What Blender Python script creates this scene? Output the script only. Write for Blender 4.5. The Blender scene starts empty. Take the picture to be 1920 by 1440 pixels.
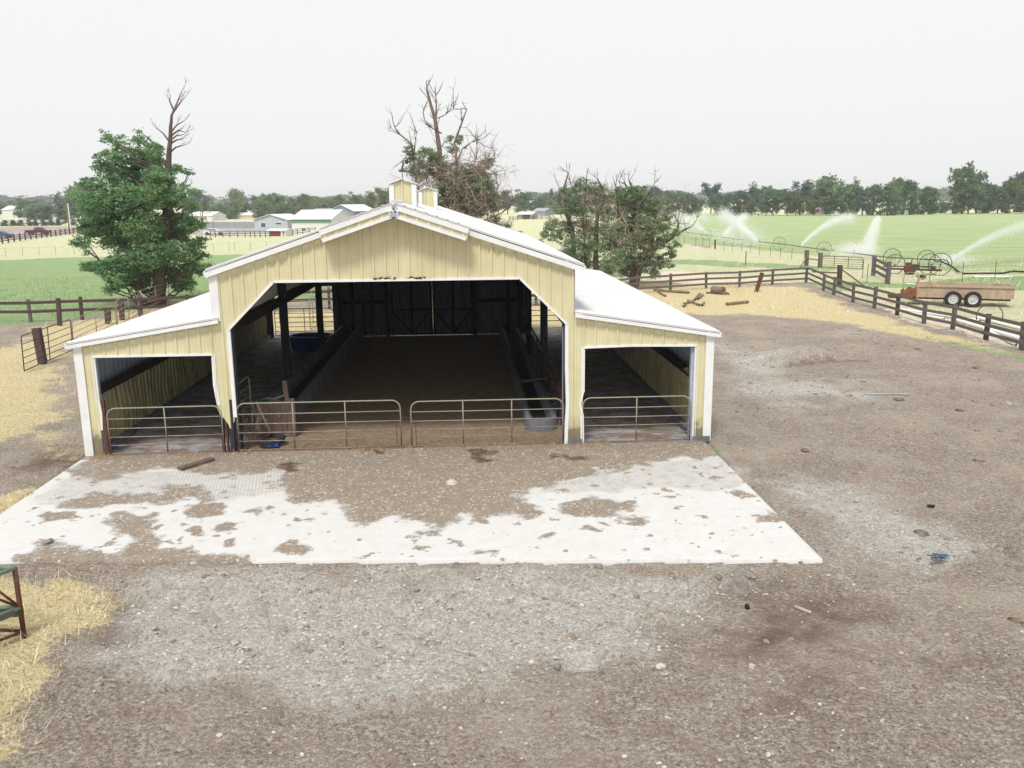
import bpy, math, random
import numpy as np
from mathutils import Vector, Matrix
R = math.radians
random.seed(7); RNG = np.random.default_rng(11)
scene = bpy.context.scene
col = scene.collection

# ------------------------------------------------------------------ camera
CAM = np.array([1.7563, -22.5129, 6.5482]); YAW, PIT, ROL, FOC = .0529, .2092, -.0099, 1610.25
_f = np.array([math.sin(YAW)*math.cos(PIT), math.cos(YAW)*math.cos(PIT), -math.sin(PIT)])
_r = np.array([math.cos(YAW), -math.sin(YAW), 0.]); _u = np.cross(_r, _f)
CR = math.cos(ROL)*_r + math.sin(ROL)*_u; CU = -math.sin(ROL)*_r + math.cos(ROL)*_u; CF = _f
def at(u, v, z=0., y=None):
    """world point measured from the photograph: on the level z, or on the plane at depth y"""
    d = CF + CR*(u-960)/FOC - CU*(v-720)/FOC
    t = (y-CAM[1])/d[1] if y is not None else (z-CAM[2])/d[2]
    return CAM + d*t
def px(p):
    d = np.asarray(p, float)-CAM; zz = d@CF
    return 960+FOC*(d@CR)/zz, 720-FOC*(d@CU)/zz
cd = bpy.data.cameras.new('camera'); cam = bpy.data.objects.new('camera', cd); col.objects.link(cam)
cam.matrix_world = Matrix(((CR[0], CU[0], -CF[0], CAM[0]), (CR[1], CU[1], -CF[1], CAM[1]), (CR[2], CU[2], -CF[2], CAM[2]), (0, 0, 0, 1)))
cd.sensor_fit = 'HORIZONTAL'; cd.sensor_width = 36; cd.lens = FOC/1920*36; cd.clip_end = 9000; cd.clip_start = .1
scene.camera = cam
# ------------------------------------------------------------------ sky and sun (thin bright overcast)
SUN_EL, SUN_AZ = R(58), R(200)          # azimuth clockwise from +y
w = bpy.data.worlds.new("World"); scene.world = w; w.use_nodes = True
nt = w.node_tree; nt.nodes.clear()
sky = nt.nodes.new('ShaderNodeTexSky'); sky.sky_type = 'NISHITA'; sky.sun_disc = False
sky.sun_elevation = SUN_EL; sky.sun_rotation = SUN_AZ; sky.dust_density = 6; sky.air_density = 1
hs = nt.nodes.new('ShaderNodeHueSaturation'); hs.inputs['Saturation'].default_value = .15
mx = nt.nodes.new('ShaderNodeMix'); mx.data_type = 'RGBA'; mx.inputs[0].default_value = .9
mx.inputs[7].default_value = (7.75, 7.78, 7.78, 1)
bg = nt.nodes.new('ShaderNodeBackground'); bg.inputs[1].default_value = .1
wo = nt.nodes.new('ShaderNodeOutputWorld')
nt.links.new(sky.outputs[0], hs.inputs['Color']); nt.links.new(hs.outputs[0], mx.inputs[6])
nt.links.new(mx.outputs[2], bg.inputs[0]); nt.links.new(bg.outputs[0], wo.inputs[0])
sl = bpy.data.lights.new('sun', 'SUN'); so = bpy.data.objects.new('sun', sl); col.objects.link(so)
sl.energy = 2.3; sl.angle = R(12); sl.color = (1, .96, .9)
sd = Vector((math.sin(SUN_AZ)*math.cos(SUN_EL), math.cos(SUN_AZ)*math.cos(SUN_EL), math.sin(SUN_EL)))
so.rotation_euler = (-sd).to_track_quat('-Z', 'Y').to_euler()
scene.view_settings.view_transform = 'Standard'; scene.view_settings.look = 'None'
scene.view_settings.exposure = 0.36; scene.view_settings.gamma = 1
scene.cycles.max_bounces = 10; scene.cycles.diffuse_bounces = 8; scene.cycles.transmission_bounces = 8; scene.cycles.transparent_max_bounces = 24

# ------------------------------------------------------------------ helpers
def lin(c, k=1.0):
    o = []
    for v in c:
        v /= 255.
        o.append((v/12.92 if v <= .04045 else ((v+.055)/1.055)**2.4)*k)
    return tuple(o)+(1.,)
class NG:
    """tiny node helper"""
    def __init__(s, name):
        s.m = bpy.data.materials.new(name); s.m.use_nodes = True; s.t = s.m.node_tree
        s.b = s.t.nodes['Principled BSDF']; s.out = s.t.nodes['Material Output']
        s.tc = s.t.nodes.new('ShaderNodeTexCoord')
    def n(s, k, **kw):
        x = s.t.nodes.new(k)
        for a, b in kw.items(): setattr(x, a, b)
        return x
    def l(s, a, b): s.t.links.new(a, b)
    def noise(s, scale, detail=6, rough=.6, vec=None, stretch=None):
        x = s.n('ShaderNodeTexNoise'); x.inputs['Scale'].default_value = scale
        x.inputs['Detail'].default_value = detail; x.inputs['Roughness'].default_value = rough
        v = vec or s.tc.outputs['Object']
        if stretch:
            mp = s.n('ShaderNodeMapping'); mp.inputs['Scale'].default_value = stretch; s.l(v, mp.inputs[0]); v = mp.outputs[0]
        s.l(v, x.inputs['Vector']); return x.outputs[0]
    def voro(s, scale, out='Color', rnd=1.):
        x = s.n('ShaderNodeTexVoronoi'); x.inputs['Scale'].default_value = scale; x.inputs['Randomness'].default_value = rnd; s.l(s.tc.outputs['Object'], x.inputs['Vector'])
        if out == 'Distance': return x.outputs['Distance']
        q = s.n('ShaderNodeSeparateColor'); s.l(x.outputs['Color'], q.inputs[0]); return q.outputs[0]
    def ramp(s, v, stops):
        x = s.n('ShaderNodeValToRGB'); e = x.color_ramp.elements
        while len(e) < len(stops): e.new(.5)
        for i, (p, c) in enumerate(stops):
            e[i].position = p; e[i].color = c if len(c) == 4 else tuple(c)+(1,)
        s.l(v, x.inputs[0]); return x.outputs[0]
    def mix(s, f, a, b, bt='MIX'):
        x = s.n('ShaderNodeMix', data_type='RGBA', blend_type=bt)
        for i, v in ((0, f), (6, a), (7, b)):
            if hasattr(v, 'links'): s.l(v, x.inputs[i])
            else: x.inputs[i].default_value = v
        return x.outputs[2]
    def math(s, op, a, b=None, c=None):
        x = s.n('ShaderNodeMath', operation=op)
        for i, v in enumerate((a, b, c)):
            if v is None: continue
            if hasattr(v, 'links'): s.l(v, x.inputs[i])
            else: x.inputs[i].default_value = v
        return x.outputs[0]
    def bump(s, h, strength=.4, dist=.02):
        x = s.n('ShaderNodeBump'); x.inputs['Strength'].default_value = strength; x.inputs['Distance'].default_value = dist
        s.l(h, x.inputs['Height']); s.l(x.outputs[0], s.b.inputs['Normal'])
def W(v): return (v, v, v, 1)
def mat(name, c1, c2=None, scale=3., rough=.7, metal=0., bump=.2, stretch=None, dirt=None, dirt_scale=1., dirt_at=(.55, .75), spec=.3):
    g = NG(name); c2 = c2 or tuple(x*.75 for x in c1[:3])+(1,)
    nz = g.noise(scale, 7, .65, stretch=stretch)
    c = g.ramp(nz, [(.32, c2), (.68, c1)])
    if dirt:
        d = g.ramp(g.noise(dirt_scale, 8, .7), [(dirt_at[0], W(0)), (dirt_at[1], W(1))])
        c = g.mix(d, c, dirt)
    g.l(c, g.b.inputs['Base Color']); g.b.inputs['Roughness'].default_value = rough
    g.b.inputs['Metallic'].default_value = metal; g.b.inputs['Specular IOR Level'].default_value = spec
    if bump: g.bump(g.noise(scale*6, 6, .7, stretch=stretch), bump, .01)
    return g.m

class MB:
    def __init__(s): s.v = []; s.f = []
    def add(s, vs, fs):
        n = len(s.v); s.v += [tuple(map(float, p)) for p in vs]; s.f += [tuple(i+n for i in f) for f in fs]; return s
    def box(s, c, size, rz=0., rx=0., ry=0.):
        hx, hy, hz = [q/2 for q in size]
        m = Matrix.Rotation(rz, 3, 'Z') @ Matrix.Rotation(ry, 3, 'Y') @ Matrix.Rotation(rx, 3, 'X'); c = Vector(c)
        vs = [c + m @ Vector((a*hx, b*hy, d*hz)) for a, b, d in ((-1,-1,-1),(1,-1,-1),(1,1,-1),(-1,1,-1),(-1,-1,1),(1,-1,1),(1,1,1),(-1,1,1))]
        return s.add(vs, [(0,3,2,1),(4,5,6,7),(0,1,5,4),(1,2,6,5),(2,3,7,6),(3,0,4,7)])
    def bb(s, x0, x1, y0, y1, z0, z1): return s.box(((x0+x1)/2, (y0+y1)/2, (z0+z1)/2), (abs(x1-x0), abs(y1-y0), abs(z1-z0)))
    def beam(s, a, b, w, h, up=(0, 0, 1)):
        a = Vector(a); b = Vector(b); d = (b-a).normalized(); up = Vector(up)
        if abs(d.dot(up)) > .98: up = Vector((0, 1, 0))
        sx = d.cross(up).normalized(); sz = sx.cross(d).normalized()
        vs = [p + sx*i*w/2 + sz*j*h/2 for p in (a, b) for i, j in ((-1,-1),(1,-1),(1,1),(-1,1))]
        return s.add(vs, [(0,1,2,3),(7,6,5,4),(0,4,5,1),(1,5,6,2),(2,6,7,3),(3,7,4,0)])
    def tube(s, pts, r, n=7, cap=True):
        pts = [Vector(p) for p in pts]; m = len(pts)
        rs = list(r) if hasattr(r, '__len__') else [r]*m
        vs = []; ref = Vector((0, 0, 1)); px_ = None
        for i, p in enumerate(pts):
            d = (pts[min(i+1, m-1)]-pts[max(i-1, 0)]).normalized()
            if px_ is None:
                a = ref if abs(d.z) < .9 else Vector((1, 0, 0)); x = d.cross(a).normalized()
            else:
                x = (px_-d*px_.dot(d)); x = x.normalized() if x.length > 1e-6 else d.orthogonal().normalized()
            px_ = x; y = d.cross(x)
            for k in range(n):
                t = 2*math.pi*k/n; vs.append(p+(x*math.cos(t)+y*math.sin(t))*rs[i])
        fs = [(i*n+k, i*n+(k+1) % n, (i+1)*n+(k+1) % n, (i+1)*n+k) for i in range(m-1) for k in range(n)]
        if cap: fs += [tuple(range(n))[::-1], tuple((m-1)*n+k for k in range(n))]
        return s.add(vs, fs)
    def ring(s, c, Rr, r, axis, n=28, m=6, a0=0, a1=2*math.pi):
        c = Vector(c); ax = Vector(axis).normalized(); x = ax.orthogonal().normalized()
        if abs(ax.z) < .9: x = Vector((0, 0, 1)).cross(ax).normalized()
        y = ax.cross(x)
        pts = [c+(x*math.cos(a0+(a1-a0)*k/n)+y*math.sin(a0+(a1-a0)*k/n))*Rr for k in range(n+1)]
        return s.tube(pts, r, m, cap=False)
    def disc(s, c, prof, axis, n=24):
        """lathe: prof = [(radius, offset along axis)]"""
        c = Vector(c); ax = Vector(axis).normalized(); x = ax.orthogonal().normalized(); y = ax.cross(x)
        vs = [c+ax*h+(x*math.cos(2*math.pi*k/n)+y*math.sin(2*math.pi*k/n))*max(rr, 1e-4) for rr, h in prof for k in range(n)]
        return s.add(vs, [(i*n+k, i*n+(k+1) % n, (i+1)*n+(k+1) % n, (i+1)*n+k) for i in range(len(prof)-1) for k in range(n)])
    def build(s, name, m, parent=None, smooth=False):
        me = bpy.data.meshes.new(name); base = root_loc(parent)
        me.from_pydata([(a-base[0], b-base[1], c-base[2]) for a, b, c in s.v], [], s.f); me.update()
        return link(name, me, m, parent, smooth)
def root_loc(p):
    l = Vector((0, 0, 0))
    while p is not None: l = l+p.location; p = p.parent
    return l
def link(name, me, m, parent=None, smooth=False):
    o = bpy.data.objects.new(name, me); col.objects.link(o)
    if m: me.materials.append(m)
    if parent is not None: o.parent = parent
    if smooth: me.polygons.foreach_set('use_smooth', [True]*len(me.polygons))
    return o
def tag(o, label=None, cat=None, group=None, kind=None):
    if label: o['label'] = label
    if cat: o['category'] = cat
    if group: o['group'] = group
    if kind: o['kind'] = kind
    return o
def thing(name, loc, label, cat, group=None):
    o = bpy.data.objects.new(name, None); col.objects.link(o); o.location = Vector([float(q) for q in loc])
    o.empty_display_size = .3; return tag(o, label, cat, group)
def copy_tree(o, parent=None):
    c = o.copy(); col.objects.link(c)
    if parent is not None: c.parent = parent
    for ch in list(o.children): copy_tree(ch, c)
    return c
def npmesh(name, V, F, m, parent=None, attr=None, smooth=False):
    """V (n,3), F (k,3|4) arrays; attr: {name: (n,4) colours}"""
    base = root_loc(parent); V = np.asarray(V, np.float32)-np.array(base, np.float32); F = np.asarray(F, np.int32)
    me = bpy.data.meshes.new(name); k = F.shape[1]
    me.vertices.add(len(V)); me.vertices.foreach_set('co', V.ravel())
    me.loops.add(F.size); me.loops.foreach_set('vertex_index', F.ravel())
    me.polygons.add(len(F)); me.polygons.foreach_set('loop_start', np.arange(0, F.size, k, dtype=np.int32))
    me.polygons.foreach_set('loop_total', np.full(len(F), k, np.int32))
    me.update(calc_edges=True)
    for a, c in (attr or {}).items():
        at_ = me.color_attributes.new(a, 'FLOAT_COLOR', 'POINT'); at_.data.foreach_set('color', np.asarray(c, np.float32).ravel())
    return link(name, me, m, parent, smooth)
# value noise on arrays
def _h(i, j, s):
    n = (i*374761393 + j*668265263 + s*982451653) & 0x7fffffff
    n = ((n ^ (n >> 13))*1274126177) & 0x7fffffff
    return ((n ^ (n >> 16)) & 0xffff)/65535.
def vnoise(x, y, s=0):
    i = np.floor(x).astype(np.int64); j = np.floor(y).astype(np.int64); a = x-i; b = y-j
    a = a*a*(3-2*a); b = b*b*(3-2*b)
    return (_h(i, j, s)*(1-a)+_h(i+1, j, s)*a)*(1-b)+(_h(i, j+1, s)*(1-a)+_h(i+1, j+1, s)*a)*b
def fbm(x, y, s=0, o=4):
    t = 0; a = .5
    for k in range(o): t = t+a*vnoise(x*2**k, y*2**k, s+k); a *= .5
    return t
def sdf(P, poly):
    """signed distance (positive inside) of points P (n,2) to polygon"""
    poly = np.asarray(poly, float); n = len(poly); d = np.full(len(P), 1e9); ins = np.zeros(len(P), bool)
    for i in range(n):
        a, b = poly[i], poly[(i+1) % n]; e = b-a; w_ = P-a
        t = np.clip((w_@e)/max(e@e, 1e-9), 0, 1); q = w_-t[:, None]*e; d = np.minimum(d, np.hypot(q[:, 0], q[:, 1]))
        c = ((a[1] <= P[:, 1]) & (b[1] > P[:, 1])) | ((b[1] <= P[:, 1]) & (a[1] > P[:, 1]))
        with np.errstate(divide='ignore', invalid='ignore'):
            xi = a[0]+(P[:, 1]-a[1])*(b[0]-a[0])/(b[1]-a[1] if b[1] != a[1] else 1e-9)
        ins ^= c & (P[:, 0] < xi)
    return np.where(ins, d, -d)
def gp(l): return [tuple(at(u, v)[:2]) for u, v in l]     # ground outline measured in the photograph

# ------------------------------------------------------------------ materials
def tan_mat(name, k=1.0):
    g = NG(name)
    n1 = g.noise(.9, 5, .6); n2 = g.noise(1.2, 6, .7, stretch=(7, 7, .35))
    c = g.ramp(n1, [(.3, lin((212, 205, 165), .86*k)), (.7, lin((229, 222, 184), .86*k))])
    c = g.mix(g.ramp(n2, [(.5, W(0)), (.85, W(.35))]), c, lin((170, 158, 120), .7*k))
    # grime that has splashed up from the ground
    sx = g.n('ShaderNodeSeparateXYZ'); g.l(g.tc.outputs['Object'], sx.inputs[0])
    h = g.math('ADD', sx.outputs[2], g.math('MULTIPLY', g.noise(3, 6, .7), -.9))
    c = g.mix(g.ramp(h, [(0, W(.8)), (.10, W(.3)), (.35, W(0))]), c, lin((120, 108, 92), .7))
    g.l(c, g.b.inputs['Base Color']); g.b.inputs['Roughness'].default_value = .55; g.b.inputs['Specular IOR Level'].default_value = .3
    g.bump(g.noise(2.2, 2, .5), .25, .03)
    return g.m
M = {}
M['tan'] = tan_mat('tan_steel_siding')
M['tan_dull'] = mat('weathered_tan_liner', lin((205, 196, 150), .7), lin((165, 155, 118), .6), 1.2, .6, dirt=lin((90, 78, 60), .6), dirt_scale=2.2, stretch=(2, 2, .5))
M['white'] = mat('white_steel_trim', (.80, .81, .81, 1), (.70, .71, .71, 1), 2, .45, dirt=lin((150, 140, 125), .8), dirt_scale=3, dirt_at=(.68, .95), bump=.1)
M['roof'] = mat('white_steel_roof', (.63, .635, .645, 1), (.56, .565, .575, 1), .8, .4, bump=.05)
M['galv'] = mat('white_back_of_siding', lin((185, 198, 212), .9), lin((158, 172, 186), .85), 2, .5, stretch=(3, 3, .5), bump=.1)
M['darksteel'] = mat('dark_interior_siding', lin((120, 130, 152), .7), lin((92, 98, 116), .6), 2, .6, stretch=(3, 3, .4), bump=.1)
M['post'] = mat('creosoted_post', lin((70, 72, 84), .6), lin((48, 48, 58), .6), 5, .8, stretch=(4, 4, .4))
M['beam'] = mat('dark_timber', lin((66, 56, 52), .6), lin((40, 34, 34), .6), 5, .85, stretch=(1, .3, 4))
M['conc'] = mat('bare_concrete', lin((140, 146, 156), .75), lin((108, 112, 122), .75), 3, .85, dirt=lin((95, 80, 60), .6), dirt_scale=1.6)
M['wood'] = mat('weathered_wood', lin((150, 135, 118), .8), lin((110, 96, 82), .8), 6, .9, stretch=(1, 1, .3))
M['redwood'] = mat('reddish_board', lin((132, 112, 104), .75), lin((100, 84, 78), .75), 5, .9, stretch=(3, 3, .4), dirt=lin((170, 160, 140), .8), dirt_scale=4)
M['fence'] = mat('grey_brown_rail', lin((128, 118, 118), .85), lin((98, 88, 88), .85), 5, .9, stretch=(1, 1, 2), dirt=lin((150, 145, 142), .8), dirt_scale=3, dirt_at=(.58, .8))
M['fence_dark'] = mat('dark_fence_post', lin((104, 86, 84), .8), lin((74, 60, 60), .8), 6, .9, stretch=(3, 3, .5))
M['black'] = mat('black_rubber', (.03, .03, .035, 1), (.02, .02, .022, 1), 8, .7)
M['pipe'] = mat('grey_irrigation_pipe', lin((110, 118, 112), .8), lin((84, 90, 86), .8), 2, .5, metal=.2)
M['steelw'] = mat('dark_steel_wheel', lin((84, 88, 88), .8), lin((70, 60, 56), .8), 3, .6)
M['rust'] = mat('rusty_steel', lin((120, 76, 62), .8), lin((84, 54, 46), .8), 8, .8)
M['blue'] = mat('blue_tank_plastic', lin((36, 92, 165), .9), lin((28, 76, 140), .9), 2, .45, bump=.05)
M['tarp'] = mat('faded_blue_plastic', lin((110, 140, 165), .8), lin((60, 84, 110), .8), 9, .5)
M['trailer'] = mat('faded_tan_trailer_paint', lin((196, 176, 154), .84), lin((174, 152, 132), .84), 3, .7, dirt=lin((140, 88, 66), .8), dirt_scale=2.5, dirt_at=(.58, .72))
M['rustpan'] = mat('rusted_trailer_front', lin((165, 112, 84), .85), lin((110, 70, 54), .8), 5, .9)
M['rim'] = mat('white_wheel_rim', (.58, .58, .6, 1), (.42, .41, .4, 1), 6, .5)
M['straw'] = mat('dry_straw_blade', lin((252, 244, 216), .92), lin((206, 182, 136), .85), 7, .9, bump=0)
M['grass'] = mat('green_grass_blade', lin((165, 195, 135), .8), lin((140, 175, 110), .8), 20, .9, bump=0)
M['rock'] = mat('dirt_clod', lin((164, 150, 136), .88), lin((126, 112, 100), .88), 5, 1., bump=.4)
M['pebble'] = mat('pale_stone', lin((206, 198, 186), .85), lin((168, 160, 150), .85), 2, .9)
M['log'] = mat('grey_bark', lin((160, 145, 130), .8), lin((110, 94, 84), .8), 9, .95, bump=.6)
M['cut'] = mat('sawn_log_end', lin((150, 112, 96), .8), lin((120, 86, 74), .8), 9, .9)
M['bark'] = mat('dark_tree_bark', lin((122, 108, 100), .8), lin((86, 74, 70), .8), 7, .95, stretch=(3, 3, .6), bump=.6)
M['deadbark'] = mat('grey_dead_branch', lin((146, 130, 118), .8), lin((110, 94, 86), .8), 7, .95, bump=.4)
M['browntwig'] = mat('brown_dead_twigs', lin((186, 168, 154), .88), lin((146, 128, 116), .88), 3, .95, bump=0)
M['glass'] = mat('window_glass', lin((120, 135, 150), .5), lin((90, 105, 120), .5), 3, .2, bump=0)
def foliage(name, dark, light, trans=.38):
    g = NG(name); at_ = g.n('ShaderNodeAttribute', attribute_name='tint')
    sp = g.n('ShaderNodeSeparateColor'); g.l(at_.outputs['Color'], sp.inputs[0])
    c = g.ramp(sp.outputs[0], [(0, dark), (1, light)]); g.l(c, g.b.inputs['Base Color'])
    g.b.inputs['Roughness'].default_value = .75; g.b.inputs['Specular IOR Level'].default_value = .15
    tr = g.n('ShaderNodeBsdfTranslucent'); g.l(c, tr.inputs[0]); ms = g.n('ShaderNodeMixShader'); ms.inputs[0].default_value = trans
    g.l(g.b.outputs[0], ms.inputs[1]); g.l(tr.outputs[0], ms.inputs[2]); g.l(ms.outputs[0], g.out.inputs[0])
    return g.m
M['leaf'] = foliage('tree_leaf', (.09, .20, .11, 1), (.31, .47, .22, 1))
M['leaf_grey'] = foliage('greyish_leaf', (.14, .20, .12, 1), (.33, .41, .25, 1))
M['leaf_far'] = foliage('far_leaf', (.075, .14, .08, 1), (.21, .30, .15, 1))
M['leaf_light'] = foliage('pale_far_leaf', (.13, .20, .10, 1), (.27, .36, .19, 1))
M['leaf_yellow'] = foliage('yellow_green_leaf', (.10, .14, .05, 1), (.24, .26, .09, 1))
M['leaf_pine'] = foliage('blue_green_needles', (.075, .125, .105, 1), (.16, .235, .18, 1))
M['leaf_brown'] = foliage('bare_twiggy_crown', (.12, .10, .085, 1), (.22, .19, .16, 1))
def gate_mat():
    g = NG('green_paint_worn_to_rust')
    n = g.noise(2.3, 7, .7); sx = g.n('ShaderNodeSeparateXYZ'); g.l(g.tc.outputs['Object'], sx.inputs[0])
    hz = g.math('MULTIPLY', sx.outputs[2], .28)
    c = g.ramp(g.math('ADD', n, hz), [(.55, lin((140, 108, 102), .85)), (.74, lin((162, 148, 138), .85)), (.98, lin((132, 148, 118), .85))])
    c = g.mix(g.ramp(g.noise(9, 4, .6), [(.66, W(0)), (.72, W(.8))]), c, lin((205, 200, 190), .8))
    g.l(c, g.b.inputs['Base Color']); g.b.inputs['Roughness'].default_value = .6
    return g.m
M['gate'] = gate_mat()
M['gate_dark'] = mat('old_dark_pipe_rail', lin((84, 90, 78), .7), lin((70, 56, 50), .7), 4, .7)

# ================================================================== SETTING: ground
def graded(core, lo, hi, g=1.06):
    """grid lines: core = [(start, end, step)...], growing steps outwards to lo and hi"""
    a = []
    for s0, s1, st in core: a += list(np.arange(s0, s1-1e-6, st))
    a.append(core[-1][1]); st = core[-1][2]
    while a[-1] < hi: st *= g; a.append(a[-1]+st)
    b = []; st = core[0][2]; q = core[0][0]
    while q > lo: st *= g; q -= st; b.append(q)
    return np.array(b[::-1]+a)
gx = graded([(-20, -9, .18), (-9, 14, .09), (14, 32, .18)], -1300, 1300)
gy = graded([(-16, 1, .085), (1, 24, .25), (24, 62, .3)], -150, 1500, 1.05)
GX, GY = np.meshgrid(gx, gy); P2 = np.stack([GX.ravel(), GY.ravel()], 1)
def zone(polys, noise_amp=.5, noise_scale=1.):
    r = np.zeros(len(P2)); P2w = P2+np.stack([fbm(P2[:, 0]*.9*noise_scale, P2[:, 1]*.9*noise_scale, 51, 4)-.47, fbm(P2[:, 0]*.9*noise_scale, P2[:, 1]*.9*noise_scale, 57, 4)-.47], 1)*1.5/noise_scale
    wx = P2[:, 0]*noise_scale; wy = P2[:, 1]*noise_scale
    nz = (fbm(wx*.6, wy*.6, 3, 4)-.47)*2*noise_amp
    for poly, soft in polys:
        poly = np.array(poly); lo = poly.min(0)-soft*2-2; hi = poly.max(0)+soft*2+2
        k = np.where((P2 > lo).all(1) & (P2 < hi).all(1))[0]
        d = sdf(P2w[k] if soft < 3 else P2[k], poly)
        r[k] = np.maximum(r[k], np.clip(.5+(d/soft)*.5+nz[k]*np.clip(1.2-abs(d)/soft, 0, 1), 0, 1))
    return r
fenceR = [(11.5, 35.7), (16.9, 40.3), (20, 41.8), (22.7, 42.6), (26, 44.2), (28.9, 44.9), (28.0, 40.4), (27.2, 36.1), (26.6, 31.5), (26.5, 28.5), (26.4, 25.2), (26.2, 22.1), (26.2, 19.2), (26.1, 16.2), (26, 13.2), (26, 10.2), (26, 7.2)]
straw = zone([
    (gp([(-300, 650), (0, 655), (60, 615), (240, 585), (330, 560), (400, 560), (300, 605), (140, 645), (140, 760), (158, 850), (120, 860), (60, 830), (-300, 880)]), 1.6),
    (gp([(-200, 1000), (0, 932), (60, 915), (100, 905), (88, 930), (0, 985), (-200, 1080)]), .35),
    (gp([(-400, 1090), (0, 1092), (60, 1100), (150, 1092), (206, 1098), (200, 1130), (214, 1160), (180, 1190), (132, 1205), (120, 1232), (148, 1262), (90, 1310), (50, 1440), (-400, 1440)]), .45),
    ([(-16, 20.6), (-8.5, 21), (8.5, 21.5), (12, 27), (14, 34), (8, 32), (-4, 32.2), (-16, 29.3)], .8),
    (gp([(1080, 545), (1150, 530), (1510, 537), (1560, 560), (1600, 575), (1720, 612), (1850, 648), (1990, 680), (1990, 700), (1915, 668), (1800, 645), (1700, 630), (1600, 612), (1500, 598), (1400, 590), (1300, 592), (1225, 580)]), 1.0),
    ([(-8.4, .1), (8.4, .1), (8.4, -.5), (-8.4, -.45)], .5),
], .55)
green = zone([
    (gp([(-2600, 498), (-400, 492), (0, 488), (150, 482), (420, 478), (620, 470), (620, 560), (330, 572), (150, 598), (0, 608), (-900, 640), (-2600, 700)]), 2.5),
    (gp([(1500, 531), (1620, 528), (1700, 533), (1800, 520), (1950, 516), (2600, 520), (2600, 560), (1920, 545), (1780, 545), (1660, 538), (1560, 545)]), 1.5),
    (gp([(1640, 610), (1720, 625), (1850, 655), (2000, 690), (2000, 708), (1890, 668), (1760, 640), (1650, 617)]), .5),
    (gp([(1328, 820), (1352, 846), (1340, 858), (1322, 838)]), .25),
    (gp([(1240, 486), (1330, 488), (1500, 497), (1560, 502), (1560, 508), (1440, 503), (1300, 497), (1220, 493)]), 2.),
], .6)
fieldR = zone([(gp([(1200, 404), (1440, 404.2), (1700, 402), (1920, 400), (3200, 392), (3200, 560), (1925, 516), (1760, 505), (1640, 488), (1500, 478), (1390, 466), (1300, 458), (1180, 446), (1080, 436)]), 4.0)], .5, .4)
yellow = zone([
    ([(29.5, 44), (28.6, 30), (28, 0), (200, 0), (160, 60), (60, 70), (40, 110), (20, 60)], 3.),
    ([(-1500, 220), (1500, 340), (1500, 1700), (-1500, 1700)], 30.),
    (gp([(-1800, 480), (0, 453), (150, 438), (420, 441), (560, 434), (700, 434), (900, 428), (1100, 425), (1200, 405), (1100, 440), (1230, 450), (1330, 464), (1440, 476), (1540, 490), (1500, 500), (1330, 500), (1200, 520), (1000, 560), (620, 480), (420, 482), (150, 486), (0, 490), (-1800, 560)]), 3.0),
    (gp([(960, 408), (1200, 404), (1220, 440), (960, 440)]), 5.)], .5, .5)
pale = zone([
    (gp([(1130, 520), (1240, 470), (1330, 476), (1500, 500), (1640, 520), (1720, 545), (1920, 575), (2400, 640), (2400, 760), (1920, 650), (1700, 600), (1560, 545), (1510, 528), (1300, 536)]), 1.5),
    (gp([(-1500, 506), (0, 482), (200, 476), (400, 470), (400, 482), (200, 487), (0, 492), (-1500, 525)]), 2.0)], .5, .8)
dust = zone([
    (gp([(330, 1072), (760, 1065), (1100, 1062), (1330, 1058), (1420, 1080), (1380, 1150), (1250, 1250), (1000, 1290), (600, 1300), (250, 1290), (160, 1240), (240, 1120)]), 1.1),
    (gp([(1450, 905), (1520, 895), (1640, 925), (1740, 975), (1840, 1020), (1870, 1100), (1760, 1105), (1660, 1055), (1560, 1000), (1470, 950)]), 1.1),
    (gp([(1345, 650), (1420, 660), (1470, 710), (1590, 718), (1610, 740), (1500, 762), (1400, 740), (1345, 700)]), 2.0),
    (gp([(1370, 880), (1440, 930), (1560, 1040), (1620, 1120), (1540, 1060), (1440, 970)]), .5),
], .8)
gravel = zone([(gp([(-900, 460), (0, 447), (145, 430), (145, 427), (0, 438), (-900, 450)]), 2.5),
               (gp([(375, 428), (560, 430), (560, 439), (430, 440), (370, 441)]), 2.),
               (gp([(960, 412), (1100, 409), (1100, 405), (960, 406)]), 3.)], .3, .4)
dark = zone([
    (gp([(860, 838), (900, 838), (935, 858), (925, 872), (890, 868), (868, 855)]), .3),
    (gp([(1320, 1080), (1420, 1078), (1600, 1110), (1700, 1200), (1900, 1280), (1500, 1300), (1200, 1262), (1240, 1200), (1330, 1120)]), 1.6),
    (gp([(190, 1110), (240, 1130), (220, 1200), (140, 1250), (120, 1200), (180, 1160)]), .7),
    (gp([(0, 700), (20, 690), (30, 730), (0, 760)]), 1.), (gp([(60, 850), (150, 830), (150, 880), (60, 900), (0, 900)]), .8)], .8)
# relief: clods and hoof prints in the yard, a low mound, smooth farther out
xx, yy = P2[:, 0], P2[:, 1]
near = np.clip((42-yy)/20, 0, 1)*np.clip((40-abs(xx))/12, 0, 1)
rough = np.clip(.35+dust*.5+dark*.6, 0, 1)
z = near*(.05*(fbm(xx*.9, yy*.9, 5, 3)-.45)+.11*rough*(fbm(xx*3.1, yy*3.1, 9, 4)-.47)+.05*rough*np.clip(vnoise(xx*5.3, yy*5.3, 71)-.55, 0, 1))
pr = vnoise(xx*2.6, yy*2.6, 31)
z -= near*np.where((dust > .3) & (yy < -7.5), np.clip(pr-.56, 0, 1)*.42, 0)
z += near*(straw > .5)*.03*fbm(xx*5, yy*5, 12, 2)
m0, m1 = at(1462, 690)[:2], at(1612, 676)[:2]; me_ = (m1-m0)/np.linalg.norm(m1-m0); mL = np.linalg.norm(m1-m0); mn = np.array([-me_[1], me_[0]])
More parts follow.
